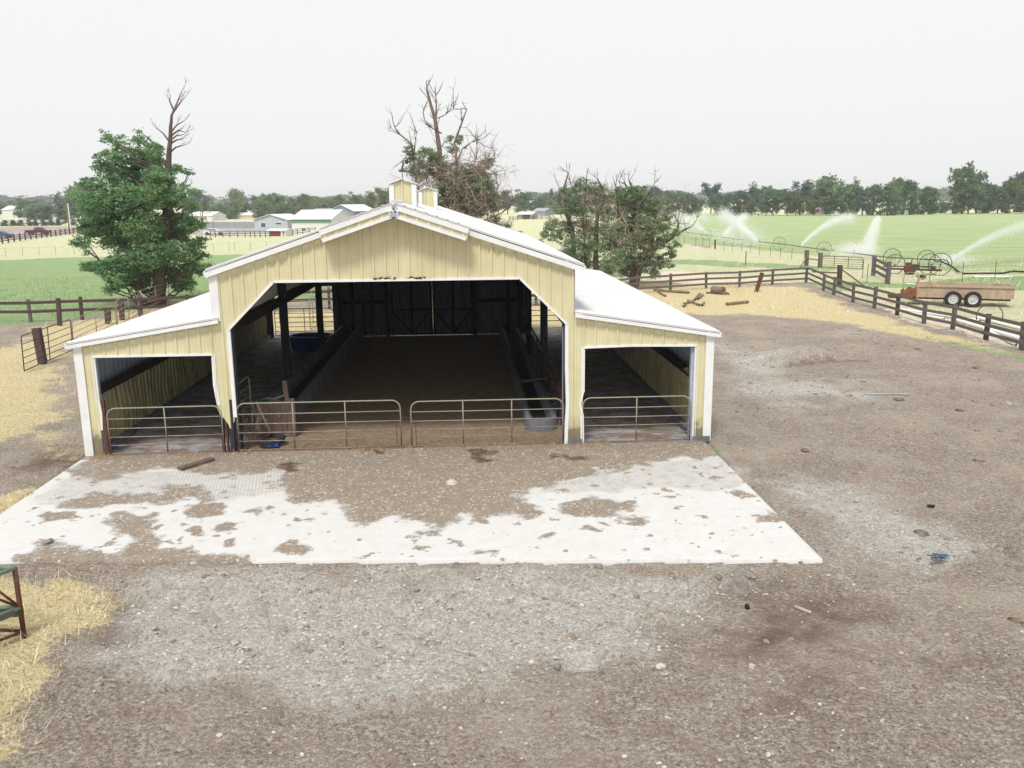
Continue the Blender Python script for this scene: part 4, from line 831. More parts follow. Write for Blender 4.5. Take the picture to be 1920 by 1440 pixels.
lp = [((1232, 548), (1248, 557), .09, 'short grey pipe nearest the board fence in the strewn row'), ((1283, 572), (1301, 566), .10, 'short pipe farthest left of the dark-mouthed row'), ((1290, 566), (1311, 574), .10, 'short pipe lying aslant left of two pale ones'), ((1303, 564), (1312, 553), .11, 'pale short pipe pointing back towards the thick log'), ((1309, 562), (1318, 555), .11, 'pale short pipe beside the pale one'), ((1316, 575), (1320, 570), .11, 'stubby pipe end facing the yard alone'), ((1325, 551), (1344, 549), .08, 'thin pale pole beside the thick log'), ((1281, 577), (1286, 573), .09, 'stubby pipe at the near edge of the straw')]
for p_, q_, r_k, lab in lp:
    a, b = G(*p_), G(*q_); log('metal_pipe', (a[0], a[1], r_k*.8+.01), (b[0], b[1], r_k*.8+.01), r_k*.75, lab, 'log', 'short pipes strewn on the dry grass', True)
a, b = G(1226, 546), G(1292, 551); log('fallen_pole', (*a, .08), (*b, .1), .09, 'long brown pole lying along the foot of the board fence', 'wood')
a, b = G(1362, 573), G(1402, 569); log('fallen_pole', (*a, .1), (*b, .1), .1, 'short rotten pole lying in the straw in front of the leaning post', 'wood')
# left side: board fence, tube panels, stout posts
lf = [(-60, 29.6), (-55, 29.5), (-50, 29.4), (-45, 29.2), (-40, 29.1), (-35, 28.9), (-30.6, 28.7), (-26.8, 28.6), G(58, 604), (-20.75, 28.9), (-17.6, 29.4), (-15, 30.2), (-12.3, 31.0), (-9.6, 31.8), (-6.9, 32.4), (-4.2, 33), (-1.5, 33.4), (1.2, 33.6), (4.0, 33.4), (6.3, 32.8), (8.6, 32.4)]
board_fence(lf, 'two-rail dark board fence along the green pasture', rails=(.62, 1.12), rh=.17, side=-1, seed=8, m='fence_dark', h=1.3)
for (u, v, uu, vt, lab, wd) in ((112, 611, 109, 559, 'tall dark post with a pale foot in front of the pasture fence', .2), (203, 608, 201, 579, 'stout short post beside the tube panels', .27), (229, 600, 227, 566, 'stout dark post between two tube panels', .24), (264, 590, 262, 560, 'dark post behind the farther tube panel', .2), (81, 683, 68, 615, 'thick leaning post behind the nearest tube panel', .3), (308, 573, 307, 552, 'dark post at the foot of the big leafy tree', .24)):
    g_ = G(u, v); tp = at(uu, vt, y=g_[1]+.02)
    tag(MB().beam((*g_, -.1), tuple(tp), wd, wd*.9, up=(0, 1, 0)).build('fence_post', M['fence_dark']), lab, 'post')
# panels run: measured feet
PG = 'tube panels left of the barn'
pan = [((46, 700), (137, 660), 1.5, 'rusty tube panel nearest the camera left of the barn'), ((139, 659), (219, 617), 1.45, 'second rusty tube panel left of the barn, behind the nearest one'), ((221, 613), (262, 590), 1.45, 'third tube panel left of the barn, between the stout posts'), ((266, 589), (318, 570), 1.45, 'farthest tube panel, ending at the big leafy tree')]
for p_, q_, h_, lab in pan: tube_gate(G(*p_), G(*q_), h_, lab, PG, nb=6, verts=(.5,), mname='gate' if h_ < 1.5 else 'gate_dark', r=.022, cat='panel', rad=.1, lean=-.03)
# round pen and panels seen through the back of the barn
tube_gate((-8.6, 25.6), (-3.0, 25.6), 1.9, 'green tube panel standing behind the barn, seen through the left side bay', None, nb=7, verts=(.33, .66), mname='gate', r=.022, cat='panel')
tube_gate((-6.4, 22.6), (-6.2, 25.4), 1.7, 'tube panel standing end-on behind the barn', None, nb=7, verts=(.5,), mname='gate', r=.02, cat='panel')
# tubular feeder at the lower left corner
FG_ = mat('chalky_green_paint', lin((140, 165, 140), .85), lin((110, 125, 105), .85), 5, .7)
t = thing('hay_feeder', (-6.2, -10.6, 0), 'green and rusty tubular hay feeder at the lower left corner', 'feeder')
c0 = Vector((*G(46, 1197), 0)); H_ = 1.17; A_ = c0+Vector((-2.3, .15, 0)); B_ = c0+Vector((-1.25, -2.0, 0)); D_ = A_+B_-c0
for nm, p_ in (('post', c0), ('post', A_), ('post', B_), ('post', D_)): MB().tube([p_+Vector((0, 0, -.03)), p_+Vector((0, 0, H_))], .038, 9).build(nm, M['rust'], t, smooth=True)
for p_, q_ in ((c0, A_), (c0, B_), (A_, D_), (B_, D_)):
    MB().tube([p_+Vector((0, 0, H_)), q_+Vector((0, 0, H_))], .036, 9).build('top_rail', FG_, t, smooth=True)
    MB().tube([p_+Vector((0, 0, .52)), q_+Vector((0, 0, .52))], .036, 9).build('middle_rail', FG_, t, smooth=True)
    MB().tube([p_+Vector((0, 0, .12)), (p_+q_)/2+Vector((0, 0, .2)), q_+Vector((0, 0, .12))], .026, 8).build('lower_rail', M['rust'], t, smooth=True)
    for k in (.0, .33, .66): MB().tube([p_.lerp(q_, k)+Vector((0, 0, .52)), p_.lerp(q_, k+.3)+Vector((0, 0, H_-.02))], .02, 7).build('brace', M['rust'], t, smooth=True)
mb = MB(); mb.beam(c0+Vector((-.05, -.1, .50)), B_+Vector((0, .05, .50)), .07, .1); mb.beam(c0+Vector((0, .02, .43)), A_+Vector((0, .02, .43)), .12, .1); mb.build('angle_iron', M['pipe'], t)
# scrap lying about
a, b = G(337, 886), G(399, 867); tag(MB().beam((*a, .10), (*b, .10), .2, .06).build('loose_plank', M['redwood']), 'weathered plank lying on the apron by the left gate', 'plank')
def chunk(u, v, s, lab, cat, m, fl=.5, zz=.04, sd=1, name='rock'):
    g_ = G(u, v); o = lumps(name, np.array([g_[0]]), np.array([g_[1]]), np.array([s]), m, np.random.default_rng(sd), fl, zz=np.array([zz])); return tag(o, lab, cat)
chunk(847, 911, .16, 'white rock lying alone on the dirt of the apron', 'rock', M['pebble'], .6, .05, 3)
chunk(1118, 882, .13, 'flat pale scrap on the apron', 'rock', M['pebble'], .25, .05, 4)
chunk(90, 1023, .13, 'brown clod on the left part of the apron', 'dirt clod', M['rock'], .6, .05, 5, 'clod')
chunk(1240, 1250, .10, 'pale flat stone low in the foreground', 'rock', M['pebble'], .3, .0, 6)
chunk(1410, 1250, .09, 'second pale flat stone, to the right of the other in the foreground', 'rock', M['pebble'], .35, 0, 7)
chunk(1401, 1140, .09, 'dark clod in the right foreground', 'dirt clod', M['beam'], .6, 0, 8, 'clod')
chunk(1745, 950, .10, 'dark clod in the pale dust at right', 'dirt clod', M['beam'], .6, 0, 9, 'clod')
for i, (u, v, s, lab) in enumerate(((1685, 750, .3, 'pale bark scrap beside the blue strap'), (1835, 865, .24, 'curled bark scrap at the right edge of the yard'), (1800, 770, .2, 'bark scrap lying near the right fence'), (1725, 1000, .22, 'dark bark scrap in the right yard'), (1510, 845, .2, 'flat bark scrap right of the barn corner'), (1640, 640, .25, 'pale scrap beyond the mound'), (1720, 655, .25, 'pale scrap right of the mound towards the fence'), (1600, 627, .2, 'pale scrap farthest up the yard'), (1830, 690, .28, 'pale scrap below the right fence'), (1890, 757, .25, 'pale scrap at the right edge'), (1905, 1165, .16, 'dark scrap low at the right edge'))):
    chunk(u, v, s*.8, lab, 'scrap', M['wood'] if i % 2 == 0 else M['pebble'] if i > 4 else M['log'], .16, 0.0, 20+i, 'bark_scrap')
g_ = G(1670, 741); mb = MB(); mb.tube([(g_[0]-.9, g_[1]+.1, .04), (g_[0]-.3, g_[1]+.02, .05), (g_[0]+.2, g_[1], .04), (g_[0]+.6, g_[1]-.1, .04)], .022, 6); tag(mb.build('blue_strap', mat('pale_blue_strap', lin((175, 195, 205), .9), lin((140, 165, 180), .9), 9)), 'faded pale blue strap lying flat in the yard', 'strap')
r_ = random.Random(8); g_ = G(1760, 1047); mb = MB()
for k in range(40): mb.box((g_[0]+r_.gauss(0, .08), g_[1]+r_.gauss(0, .05), .02+r_.uniform(0, .05)), (r_.uniform(.03, .1), .012, r_.uniform(.02, .04)), r_.uniform(0, 3), r_.uniform(0, 3))
tag(mb.build('twine_tangle', mat('blue_twine', lin((96, 118, 138), .8), lin((70, 88, 108), .8), 9)), 'small tangle of blue twine on the dusty ground at right', 'twine')
a, b = G(1490, 1141), G(1520, 1153); tag(MB().beam((*a, .04), (*b, .04), .035, .03).build('stick', M['pebble']), 'bleached stick lying in the right foreground', 'stick')
# ------------------------------------------------------------------ tandem trailer behind the right fence
pa, pb = np.array(G(1731, 575)), np.array(G(1893, 583)); e = (pb-pa); Ltr = 5.6; ang = math.atan2(G(1818, 577)[1]-G(1786, 575)[1], G(1818, 577)[0]-G(1786, 575)[0])*.55
w1 = np.array(G(1785.6, 575)); ex = np.array([math.cos(ang), math.sin(ang)]); ey = np.array([-ex[1], ex[0]])
t = thing('spreader_trailer', (w1[0], w1[1], 0), 'long tan box trailer with tandem wheels parked behind the right fence', 'trailer')
def TP(a, b, z_): q = w1+ex*a+ey*b; return (q[0], q[1], z_)
x0, x1, yb0, yb1, z0, z1 = -2.0, 3.3, .25, 2.0, .50, 1.28
mb = MB()
def TB(mb, a0, a1, b0, b1, za, zb): return mb.add([TP(a, b, c_) for a, b, c_ in ((a0,b0,za),(a1,b0,za),(a1,b1,za),(a0,b1,za),(a0,b0,zb),(a1,b0,zb),(a1,b1,zb),(a0,b1,zb))], [(0,3,2,1),(4,5,6,7),(0,1,5,4),(1,2,6,5),(2,3,7,6),(3,0,4,7)])
TB(mb, x0, x1, yb0, yb0+.05, z0, z1); TB(mb, x0, x1, yb1-.05, yb1, z0, z1); TB(mb, x0, x1, yb0+.05, yb1-.05, z0, z0+.06); TB(mb, x1-.05, x1, yb0+.05, yb1-.05, z0+.06, z1-.05); mb.build('box', M['trailer'], t)
mb = MB()
for a_ in (x0+.6, x0+1.9, x0+3.3, x0+4.4): TB(mb, a_, a_+.06, yb0-.05, yb0, z0, z1)
TB(mb, x0, x1+.12, yb0-.08, yb0-.052, z1-.12, z1+.02); TB(mb, x0, x1, yb1, yb1+.06, z1-.1, z1+.02); mb.build('side_ribs', M['trailer'], t)
mb = MB(); r_ = random.Random(1)
for k in range(9): TB(mb, x0-.95+k*.1, x0-.95+k*.1+.11, yb0+.02*math.sin(k*2.2), yb0+.06+.02*math.sin(k*2.2), z0-.02+.03*(k % 3), z1-.18+.06*math.sin(k*1.7)-.14*(k < 3))
TB(mb, x0-.9, x0, yb0+.1, yb1-.1, z0, z0+.05); mb.build('rusted_front', M['rustpan'], t)
mb = MB(); mb.tube([TP(x0-.75, yb0+.9, z0), TP(x0-.75, yb0+.9, 1.95), TP(x0+.05, yb0+.9, 1.93), TP(x0+.02, yb0+.9, z0)], .03, 5); mb.build('front_stand', M['trailer'], t); MB().beam(TP(x0-.0, yb0-.05, z0-.1), TP(x0+.02, yb0-.05, 1.9), .06, .06).build('front_stake', M['trailer'], t)
mb = MB(); mb.tube([TP(x1-.95, yb1-.3, z1-.1), TP(x1-.9, yb1-.3, z1+.3), TP(x1-.5, yb1-.2, z1+.25), TP(x1, yb0+.2, z1)], .03, 5); mb.build('tailgate_bar', M['trailer'], t)
mb = MB(); TB(mb, x0-1.6, x1-.1, .6, .75, .36, .49); TB(mb, x0-1.6, x1-.1, 1.5, 1.65, .36, .49); mb.build('chassis', M['rust'], t)
for a_ in (0, 1.08):
    c_ = TP(a_, .02, .46); wh = MB(); wh.disc(c_, [(.27, -.1), (.42, -.12), (.47, -.06), (.47, .06), (.42, .12), (.27, .1)], (ey[0], ey[1], 0), 32); wo_ = wh.build('wheel', M['black'], t, smooth=False)
    tr = MB(); [tr.box(tuple(np.array(c_)+np.array([*(ex*.472*math.cos(q)), 0])+np.array([0, 0, .472*math.sin(q)])), (.03, .22, .05), ang, 0, -q) for q in np.linspace(0, 6.28, 33)[:-1]]; tr.build('tread', M['black'], wo_)
    rm = MB(); rm.disc(tuple(np.array(c_)-np.array([*(ey*.11), 0])), [(.001, .05), (.1, .02), (.12, .06), (.22, .06), (.26, 0), (.28, 0)], (ey[0], ey[1], 0), 24); rm.build('rim', M['rim'], wo_, smooth=False)
# pipes, hoop and boards lying between fence and trailer
for i, (p_, q_, r0, lab) in enumerate((((1690, 583), (1836, 604), .07, 'white irrigation pipe on the ground nearest the trailer'), ((1700, 588), (1770, 600), .06, 'short white pipe lying under the right fence'), ((1790, 603), (1990, 662), .09, 'thick white pipe lying behind the right fence'), ((1830, 598), (1990, 640), .08, 'white pipe behind the thick white pipe'), ((1845, 620), (1905, 650), .07, 'short white pipe with an open dark end'), ((1700, 534), (1790, 540), .06, 'white pipe lying in the grass left of the trailer'), ((1826, 521), (1898, 521), .07, 'white pipe lying by the wire fence on the far right'))):
    a, b = G(*p_), G(*q_); log('irrigation_pipe', (*a, r0+.02), (*b, r0+.02), r0, lab, 'white', 'white irrigation pipes lying on the ground', True)
g_ = G(1853, 615); mb = MB(); mb.ring((g_[0], g_[1], .62), .62, .025, (.25, 1, 0), 30, 6, -.35, math.pi+.35); tag(mb.build('metal_hoop', M['rust'], smooth=True), 'rusty half hoop standing behind the right fence', 'hoop')
chunk(1728, 524, .42, 'black bundle lying in the grass beyond the trailer', 'bundle', M['black'], .8, .1, 31, 'black_bundle')
# ------------------------------------------------------------------ gates and posts beyond the corral corner
def post(u, v, ut, vt, wd, lab, m='fence', name='fence_post'):
    g_ = G(u, v); tp = at(ut, vt, y=g_[1]+.01); return tag(MB().beam((*g_, -.1), tuple(tp), wd, wd*.9, up=(0, 1, 0)).build(name, M[m]), lab, 'post')
post(1512, 499, 1513, 469, .34, 'stout post with a brace beyond the corral corner'); post(1537, 502, 1539, 474, .34, 'stout post holding the far wire gate')
post(1574, 535, 1575, 497, .3, 'reddish post with a long sloping brace', 'fence_dark')
def bar(p_, q_, h0, h1, r, name, lab, cat, m): a, b = G(*p_), G(*q_); return tag(MB().tube([(*a, h0), (*b, h1)], r, 6).build(name, M[m]), lab, cat)
bar((1577, 535), (1620, 537), 1.2, .05, .06, 'brace_pole', 'long sloping brace running down from the reddish post', 'brace', 'wood')
bar((1500, 503), (1512, 499), .1, .9, .06, 'brace_pole', 'short brace at the stout post beyond the corral corner', 'brace', 'wood')
bar((1513, 499), (1537, 502), .75, .72, .06, 'cross_pole', 'cross pole between the two stout far posts', 'pole', 'wood')
bar((1522, 532), (1574, 535), .95, .95, .07, 'cross_pole', 'cross pole behind the corral corner', 'pole', 'wood')
tube_gate(G(1541, 502), G(1617, 506), 1.15, 'wide tube gate beyond the corral corner', None, nb=6, verts=(.3, .65), mname='gate_dark', r=.03)
t = thing('board_gate', (*G(1650, 520), 0), 'grey wooden hurdle of three wide boards standing by the irrigation machine', 'gate')
a, b = Vector((*G(1637, 517), 0)), Vector((*G(1664, 533), 0))
for p_, n_ in ((a, 1.7), (b, 1.75)): MB().beam(p_, p_+Vector((0, 0, n_)), .26, .3, up=(0, 1, 0)).build('post', M['fence'], t)
for z_ in (.45, .95, 1.42): MB().beam(a+Vector((0, -.16, z_)), b+Vector((0, -.18, z_)), .06, .24).build('board', M['fence'], t)
# wire fences on steel posts
def wire_fence(pp, h, label, r=.025, wires=(.35, .7, 1.0), m='gate_dark', wide=()):
    t = thing('wire_fence', (pp[0][0], pp[0][1], 0), label, 'fence')
    for i, p_ in enumerate(pp): k = i in wide; MB().tube([(*p_, 0), (p_[0]+random.gauss(0, .02), p_[1], h)], .12 if k else r, 5).build('post', M['fence_dark' if k else m], t)
    for z_ in wires: MB().tube([(*p_, z_*h) for p_ in pp], .006, 3).build('wire', M['pipe'], t)
    return t
wire_fence([G(*q) for q in ((1262, 455), (1283, 458), (1304, 461), (1317, 463), (1330, 464), (1341, 467), (1357, 471), (1373, 473), (1390, 472), (1407, 474), (1424, 478), (1444, 481), (1463, 485), (1484, 487), (1510, 498))], 1.25, 'wire fence on thin steel posts along the edge of the watered field', wide=(5,))
wire_fence([G(*q) for q in ((1617, 522), (1625, 531), (1742, 531), (1804, 527), (1865, 524), (1990, 522))], 1.5, 'wire fence on thin steel posts in front of the irrigation machine')
for u, v, vt, lab in ((1306, 488, 461, 'thin pale stake in the dry ground nearer the twin trees'), (1398, 499, 471, 'thin stake with a white top in the dry ground')): post(u, v, u+1, vt, .07, lab, 'white' if u < 1350 else 'gate_dark', 'stake')
wire_fence([G(*q) for q in ((-60, 482), (-20, 481), (11, 481), (43, 480), (74, 479), (105, 478), (140, 477), (400, 472), (430, 470), (440, 469), (470, 468), (500, 467), (540, 466), (600, 465))], 1.2, 'faint wire fence between the yellow field and the pasture at left', r=.02, wires=(.9,))
# ------------------------------------------------------------------ wheel line
def spoked(mb, c, Rw, ax, n=10, rt=.03, rs=.012):
    mb.ring(c, Rw, rt, ax, 32, 5); ax = Vector(ax).normalized(); x = Vector((0, 0, 1)).cross(ax).normalized(); y = ax.cross(x)
    for k in range(n): a = 2*math.pi*k/n; mb.tube([Vector(c), Vector(c)+(x*math.cos(a)+y*math.sin(a))*Rw], rs, 3, cap=False)
t = thing('wheel_line', (43.3, 90, 0), 'long irrigation pipe carried on a row of spoked wheels along the green field', 'irrigation line')
WY = [(41.9, 120.1), (42.2, 103.5), (42.9, 89.2), (43.2, 75.6), (43.6, 60.3), (45.6, 57.6)]
pl = [(41.5, 190, 1.0), (41.7, 140, .95)]+[(x_, y_, .82) for x_, y_ in WY[:4]]+[(43.4, 66, .8), (43.6, 60.3, .84), (44.6, 58.9, .83), (45.6, 57.6, .83), (46.2, 56.6, .8)]
pl = [(a_[0], a_[1], a_[2]-.05*(i % 2)) for i, a_ in enumerate(pl)]
MB().tube(pl, .055, 7).build('pipe', M['pipe'], t, smooth=True)
for i, (x_, y_) in enumerate([(41.6, 160), (41.8, 138)]+WY):
    mb = MB(); spoked(mb, (x_, y_, .84), .84, (.12, 1, 0), 10, .024 if i < 6 else .034); mb.build('wheel', M['steelw'], t)
for (x_, y_) in ((41.8, 129), (42.0, 112), (42.5, 96), (43.0, 82.4), (43.3, 68), (46.0, 57)):
    MB().tube([(x_, y_, .8), (x_, y_, 1.15)], .03, 6).build('sprinkler_head', M['steelw'], t)
hp = [at(1782, 500, y=56), at(1790, 505, y=55), at(1797, 511, z=.15), at(1806, 514.5), at(1850, 514), at(1880, 514), at(1897, 510), at(1930, 511.5), at(2000, 514)]
tag(MB().tube([(46.2, 56.6, .8)]+[tuple(np.array(q)+[0, 0, .08]) for q in hp], .075, 7).build('supply_hose', M['black'], smooth=True), 'black supply hose running from the irrigation line across the grass', 'hose')
t = thing('irrigation_mover', (40.8, 51, 0), 'spoked-wheel irrigation mover with a red-brown engine on its axle', 'machine')
axd = None
mv = [(at(1677, 503, y=51.5), .85), (at(1743, 502, y=50.2), .9), (at(1762, 504, y=49.3), .95)]
for q, Rw in mv: mb = MB(); spoked(mb, (q[0], q[1], Rw), Rw, (.2, 1, 0), 8, .034, .012); mb.build('wheel', M['steelw'], t)
pA, pB = at(1664, 503.5, y=51.8), at(1766, 507, y=49.6)
MB().tube([tuple(pA), tuple(pB)], .085, 8).build('axle', M['rust'], t); MB().tube([tuple(pA+[0, .9, .15]), tuple(pB+[0, .9, .25])], .06, 7).build('axle', M['steelw'], t)
ec = at(1706, 505.5, y=50.6)
mb = MB(); mb.disc(tuple(ec), [(.001, -.2), (.3, -.22), (.48, -.12), (.5, .1), (.35, .22), (.001, .22)], (.1, 1, 0), 20); mb.build('engine', M['rust'], t)
mb = MB(); mb.box(tuple(ec+[.45, 0, .2]), (.5, .5, .5)); mb.box(tuple(ec+[-.1, .1, .45]), (.35, .4, .3)); mb.tube([tuple(ec+[.1, 0, .4]), tuple(ec+[.1, 0, .85]), tuple(ec+[.25, 0, .9])], .04, 6); mb.build('gearbox', M['steelw'], t)
MB().beam(tuple(at(1745, 502, y=49.9)), tuple(at(1755, 505, y=49.7)), .25, .22).build('hydraulic_motor', M['steelw'], t)
pp_ = [tuple(at(u, v, y=50.3)) for u, v in ((1736, 487), (1750, 486), (1757, 492), (1766, 486), (1776, 489), (1782, 500))]; MB().tube(pp_, .05, 6).build('bent_pipe', M['steelw'], t)
# ------------------------------------------------------------------ sprinkler water: clouds of real droplets thrown from the heads
wm = NG('sprinkler_water'); wm.b.inputs['Base Color'].default_value = (.93, .95, .96, 1); wm.b.inputs['Roughness'].default_value = .3
wtr = wm.n('ShaderNodeBsdfTranslucent'); wtr.inputs[0].default_value = (.97, .98, .99, 1); wtt = wm.n('ShaderNodeBsdfTransparent')
m1 = wm.n('ShaderNodeMixShader'); m1.inputs[0].default_value = .75; wm.l(wm.b.outputs[0], m1.inputs[1]); wm.l(wtr.outputs[0], m1.inputs[2])
m2 = wm.n('ShaderNodeMixShader'); m2.inputs[0].default_value = .4; wm.l(m1.outputs[0], m2.inputs[1]); wm.l(wtt.outputs[0], m2.inputs[2]); wm.l(m2.outputs[0], wm.out.inputs[0])
TV = np.array([(0, .25, .9), (.94, 0, -.33), (-.47, .5, -.33), (-.47, -.6, -.5)]); TF = np.array([(0, 1, 2), (1, 3, 2)])
def jet(p0, p1, sag, w0, w1, n, lab, mist=0, seed=0, s=.022, mist_px=None, fall=.5):
    n = int(n*2.2); mist = int(mist*1.6)
    r_ = np.random.default_rng(seed); p0, p1 = np.array(p0, float), np.array(p1, float); t_ = r_.uniform(0, 1, n)**.8
    P = p0+(p1-p0)*t_[:, None]; P[:, 2] += sag*4*t_*(1-t_); wd = w0+(w1-w0)*t_; P += r_.normal(0, 1, (n, 3))*wd[:, None]*.5
    dr = r_.exponential(1, n)*fall*t_*(r_.uniform(0, 1, n) < .35); P[:, 2] -= dr
    if mist:
        c, sg = mist_px; Q = np.array(c)+r_.normal(0, 1, (mist, 3))*np.array(sg); P = np.concatenate([P, Q])
    P = P[P[:, 2] > .02]; k = len(P); sc = s*2.1*r_.uniform(.5, 1.5, k); V = (TV[None]*sc[:, None, None]+P[:, None]).reshape(-1, 3); Fk = (TF[None]+(np.arange(k)*4)[:, None, None]).reshape(-1, 3)
    return tag(npmesh('water_jet', V, Fk, wm.m), lab, 'water jet', 'water jets over the green field', kind=None)
J = lambda u, v, y: at(u, v, y=y)
jet(J(1325, 440, 121), J(1262, 412, 128), .9, .3, 1.4, 2600, 'white water jet thrown to the left beside the twin trees', 500, 1, .03, (J(1308, 434, 122), (1.6, 1, .5)))
jet(J(1278, 424, 140), J(1330, 407, 150), .8, .4, 1.6, 1500, 'faint water jet rising to the right just behind the twin trees', 0, 2, .03)
jet(J(1353, 446, 112), J(1398, 405, 120), .2, .25, .7, 3000, 'water jet rising to the right, crossing the other one', 500, 3, .03, (J(1354, 441, 112), (1.2, 1, .5)))
jet(J(1420, 454, 96), J(1352, 400, 104), .3, .3, 1.1, 4800, 'broad water jet rising to the left, crossing the other one', 2600, 4, .026, (J(1400, 448, 98), (1.7, 1.5, 1.0)))
jet(J(1500, 462, 83), J(1600, 407, 88), .9, .12, .7, 3300, 'thin arching water jet in the middle of the field', 0, 5, .022)
jet(J(1622, 478, 69), J(1646, 409, 76), .1, .9, .35, 5200, 'short steep water jet like a white plume', 4200, 6, .02, (J(1606, 470, 69), (1.15, 1, .42)), .9)
jet(J(1780, 490, 57), J(1935, 420, 62), .55, .15, .6, 4200, 'long water jet reaching to the right edge of the picture', 3000, 7, .016, (J(1786, 487, 58), (1.1, .8, .26)))
# ================================================================== TREES
def leaf_cloud(clumps, n, size, rng, squash=.8, clump_tint=.5, shell=.35, droop=0.):
    """leaf-sized quads gathered in small sprays round clump centres; returns V, F, tint"""
    C = np.array([c[:3] for c in clumps], float); Rr = np.array([c[3] for c in clumps], float); wgt = Rr**2.1; wgt /= wgt.sum()
    ci = rng.choice(len(C), n, p=wgt)
    # sprays: sub-centres inside each clump, biased to its surface
    ns = max(8, n//26); sci = rng.choice(len(C), ns, p=wgt); d = rng.normal(0, 1, (ns, 3)); d /= np.linalg.norm(d, axis=1)[:, None]
    rad = rng.uniform(shell, 1.05, ns)**.7; S = C[sci]+d*(rad*Rr[sci])[:, None]*np.array([1, 1, squash])
    si = rng.integers(0, ns, n); sr = np.clip(Rr[sci][si]*.22, size*1.2, 1.4)
    P = S[si]+rng.normal(0, 1, (n, 3))*sr[:, None]*np.array([.62, .62, .34]); P[:, 2] -= droop*np.abs(rng.normal(0, 1, n))*sr
    a = rng.normal(0, 1, (n, 3)); a[:, 2] *= .45; a /= np.linalg.norm(a, axis=1)[:, None]; b = np.cross(a, rng.normal(0, 1, (n, 3))); b /= np.linalg.norm(b, axis=1)[:, None]
    s = size*rng.uniform(.55, 1.35, n)[:, None]; V = np.stack([P-a*s*.5, P+b*s*.28, P+a*s*.5, P-b*s*.28], 1).reshape(-1, 3)
    st = rng.uniform(0, 1, ns); ct = rng.uniform(0, 1, len(C)); tint = np.clip(.5*st[si]+clump_tint*ct[sci][si]*.6+rng.uniform(-.15, .25, n), 0, 1)
    tint = np.repeat(tint, 4); return V, np.arange(n*4).reshape(n, 4), np.stack([tint, tint, tint, np.ones_like(tint)], 1)
def limb(mb, a, b, r0, r1, rng, wob=.06, n=6, seg=7):
    a, b = np.array(a, float), np.array(b, float); L_ = np.linalg.norm(b-a); pts = []
    for k in range(seg+1): t_ = k/seg; pts.append(a+(b-a)*t_+rng.normal(0, wob*L_*math.sin(math.pi*min(t_+.12, 1))*.5, 3)*(0 < k < seg))
    mb.tube([tuple(p) for p in pts], [r0+(r1-r0)*k/seg for k in range(seg+1)], n); return pts
def twigs(mb, p, d, L_, r, depth, rng, up=.15, n=4, spread=.55):
    """bare branch that forks"""
    d = d/np.linalg.norm(d); seg = 5; pts = [p]; q = p.copy()
    for k in range(seg): d = d+rng.normal(0, .13, 3)+np.array([0, 0, up*.25]); d /= np.linalg.norm(d); q = q+d*L_/seg; pts.append(q.copy())
    mb.tube([tuple(x) for x in pts], [max(r*(1-.55*k/seg), .006) for k in range(seg+1)], n if r > .03 else 3, cap=False)
    if depth <= 0: return
    for k in rng.integers(1, seg+1, rng.integers(2, 5)):
        dd = d+rng.normal(0, spread, 3); twigs(mb, pts[k], dd, L_*rng.uniform(.4, .68), r*.5, depth-1, rng, up, n, spread)
def blobs3(px_blobs, Y, rng, depth=1.0):
    out = []
    for (u, v, r) in px_blobs:
        yy_ = Y+rng.uniform(-1, 1)*depth; p = at(u, v, y=yy_); sc = np.linalg.norm(p-CAM)/FOC; out.append((p[0], p[1], p[2], r*sc))
    return out
# ---- big leafy tree at left, trunk leaning right, dead leader on top
rng = np.random.default_rng(21); base = at(291, 573); Y0 = base[1]
T = thing('leafy_tree', base, 'big leafy tree with a bare dead top standing left of the barn', 'tree')
bl = [(262, 245, 9), (198, 252, 10), (222, 268, 16), (202, 262, 10), (232, 290, 24), (200, 292, 18), (262, 262, 16), (290, 280, 18), (268, 295, 30), (215, 320, 26), (185, 296, 12), (300, 300, 14), (255, 330, 34), (300, 330, 30), (330, 318, 14), (357, 322, 9), (210, 352, 34), (170, 345, 18), (140, 362, 14), (165, 380, 24), (205, 392, 38), (255, 375, 42), (310, 365, 36), (345, 362, 22), (360, 385, 16), (180, 425, 30), (150, 452, 16), (160, 470, 12), (215, 440, 42), (265, 425, 44), (325, 425, 40), (362, 420, 22), (378, 455, 16), (382, 478, 14), (345, 470, 34), (295, 475, 42), (240, 490, 36), (200, 500, 26), (170, 500, 14), (160, 498, 10), (220, 525, 24), (202, 545, 12), (255, 525, 26), (330, 515, 30), (370, 500, 20), (385, 502, 14), (350, 535, 16), (395, 500, 8), (280, 515, 22), (212, 538, 14), (330, 540, 12), (140, 455, 9)]
bl = [(u, v, r*.88) for u, v, r in bl]; cl = blobs3(bl, Y0, rng, 2.2); cl += [(x_, y_+rng.uniform(-2.2, 2.2), z_, r_*.85) for x_, y_, z_, r_ in cl if r_ > .9]
V, Fq, tn = leaf_cloud(cl, 82000, .175, rng, .8, .6, .3); npmesh('crown', V, Fq, M['leaf'], T, {'tint': tn})
mb = MB(); tr = limb(mb, base+[0, 0, -.2], at(312, 430, y=Y0), .46, .33, rng, .02, 12); up_ = limb(mb, tr[-1], at(316, 305, y=Y0), .30, .2, rng, .02, 9)
top_ = limb(mb, up_[-1], at(322, 215, y=Y0), .19, .08, rng, .02, 8)
for x_, y_, z_, r_ in cl[:52:1]:
    k = min(range(len(tr+up_)), key=lambda i: np.linalg.norm((tr+up_)[i]-np.array([x_, y_, z_-2.0]))); limb(mb, (tr+up_)[k], (x_, y_, z_), .10, .025, rng, .10, 5)
mb.build('trunk', M['bark'], T)
mb = MB()
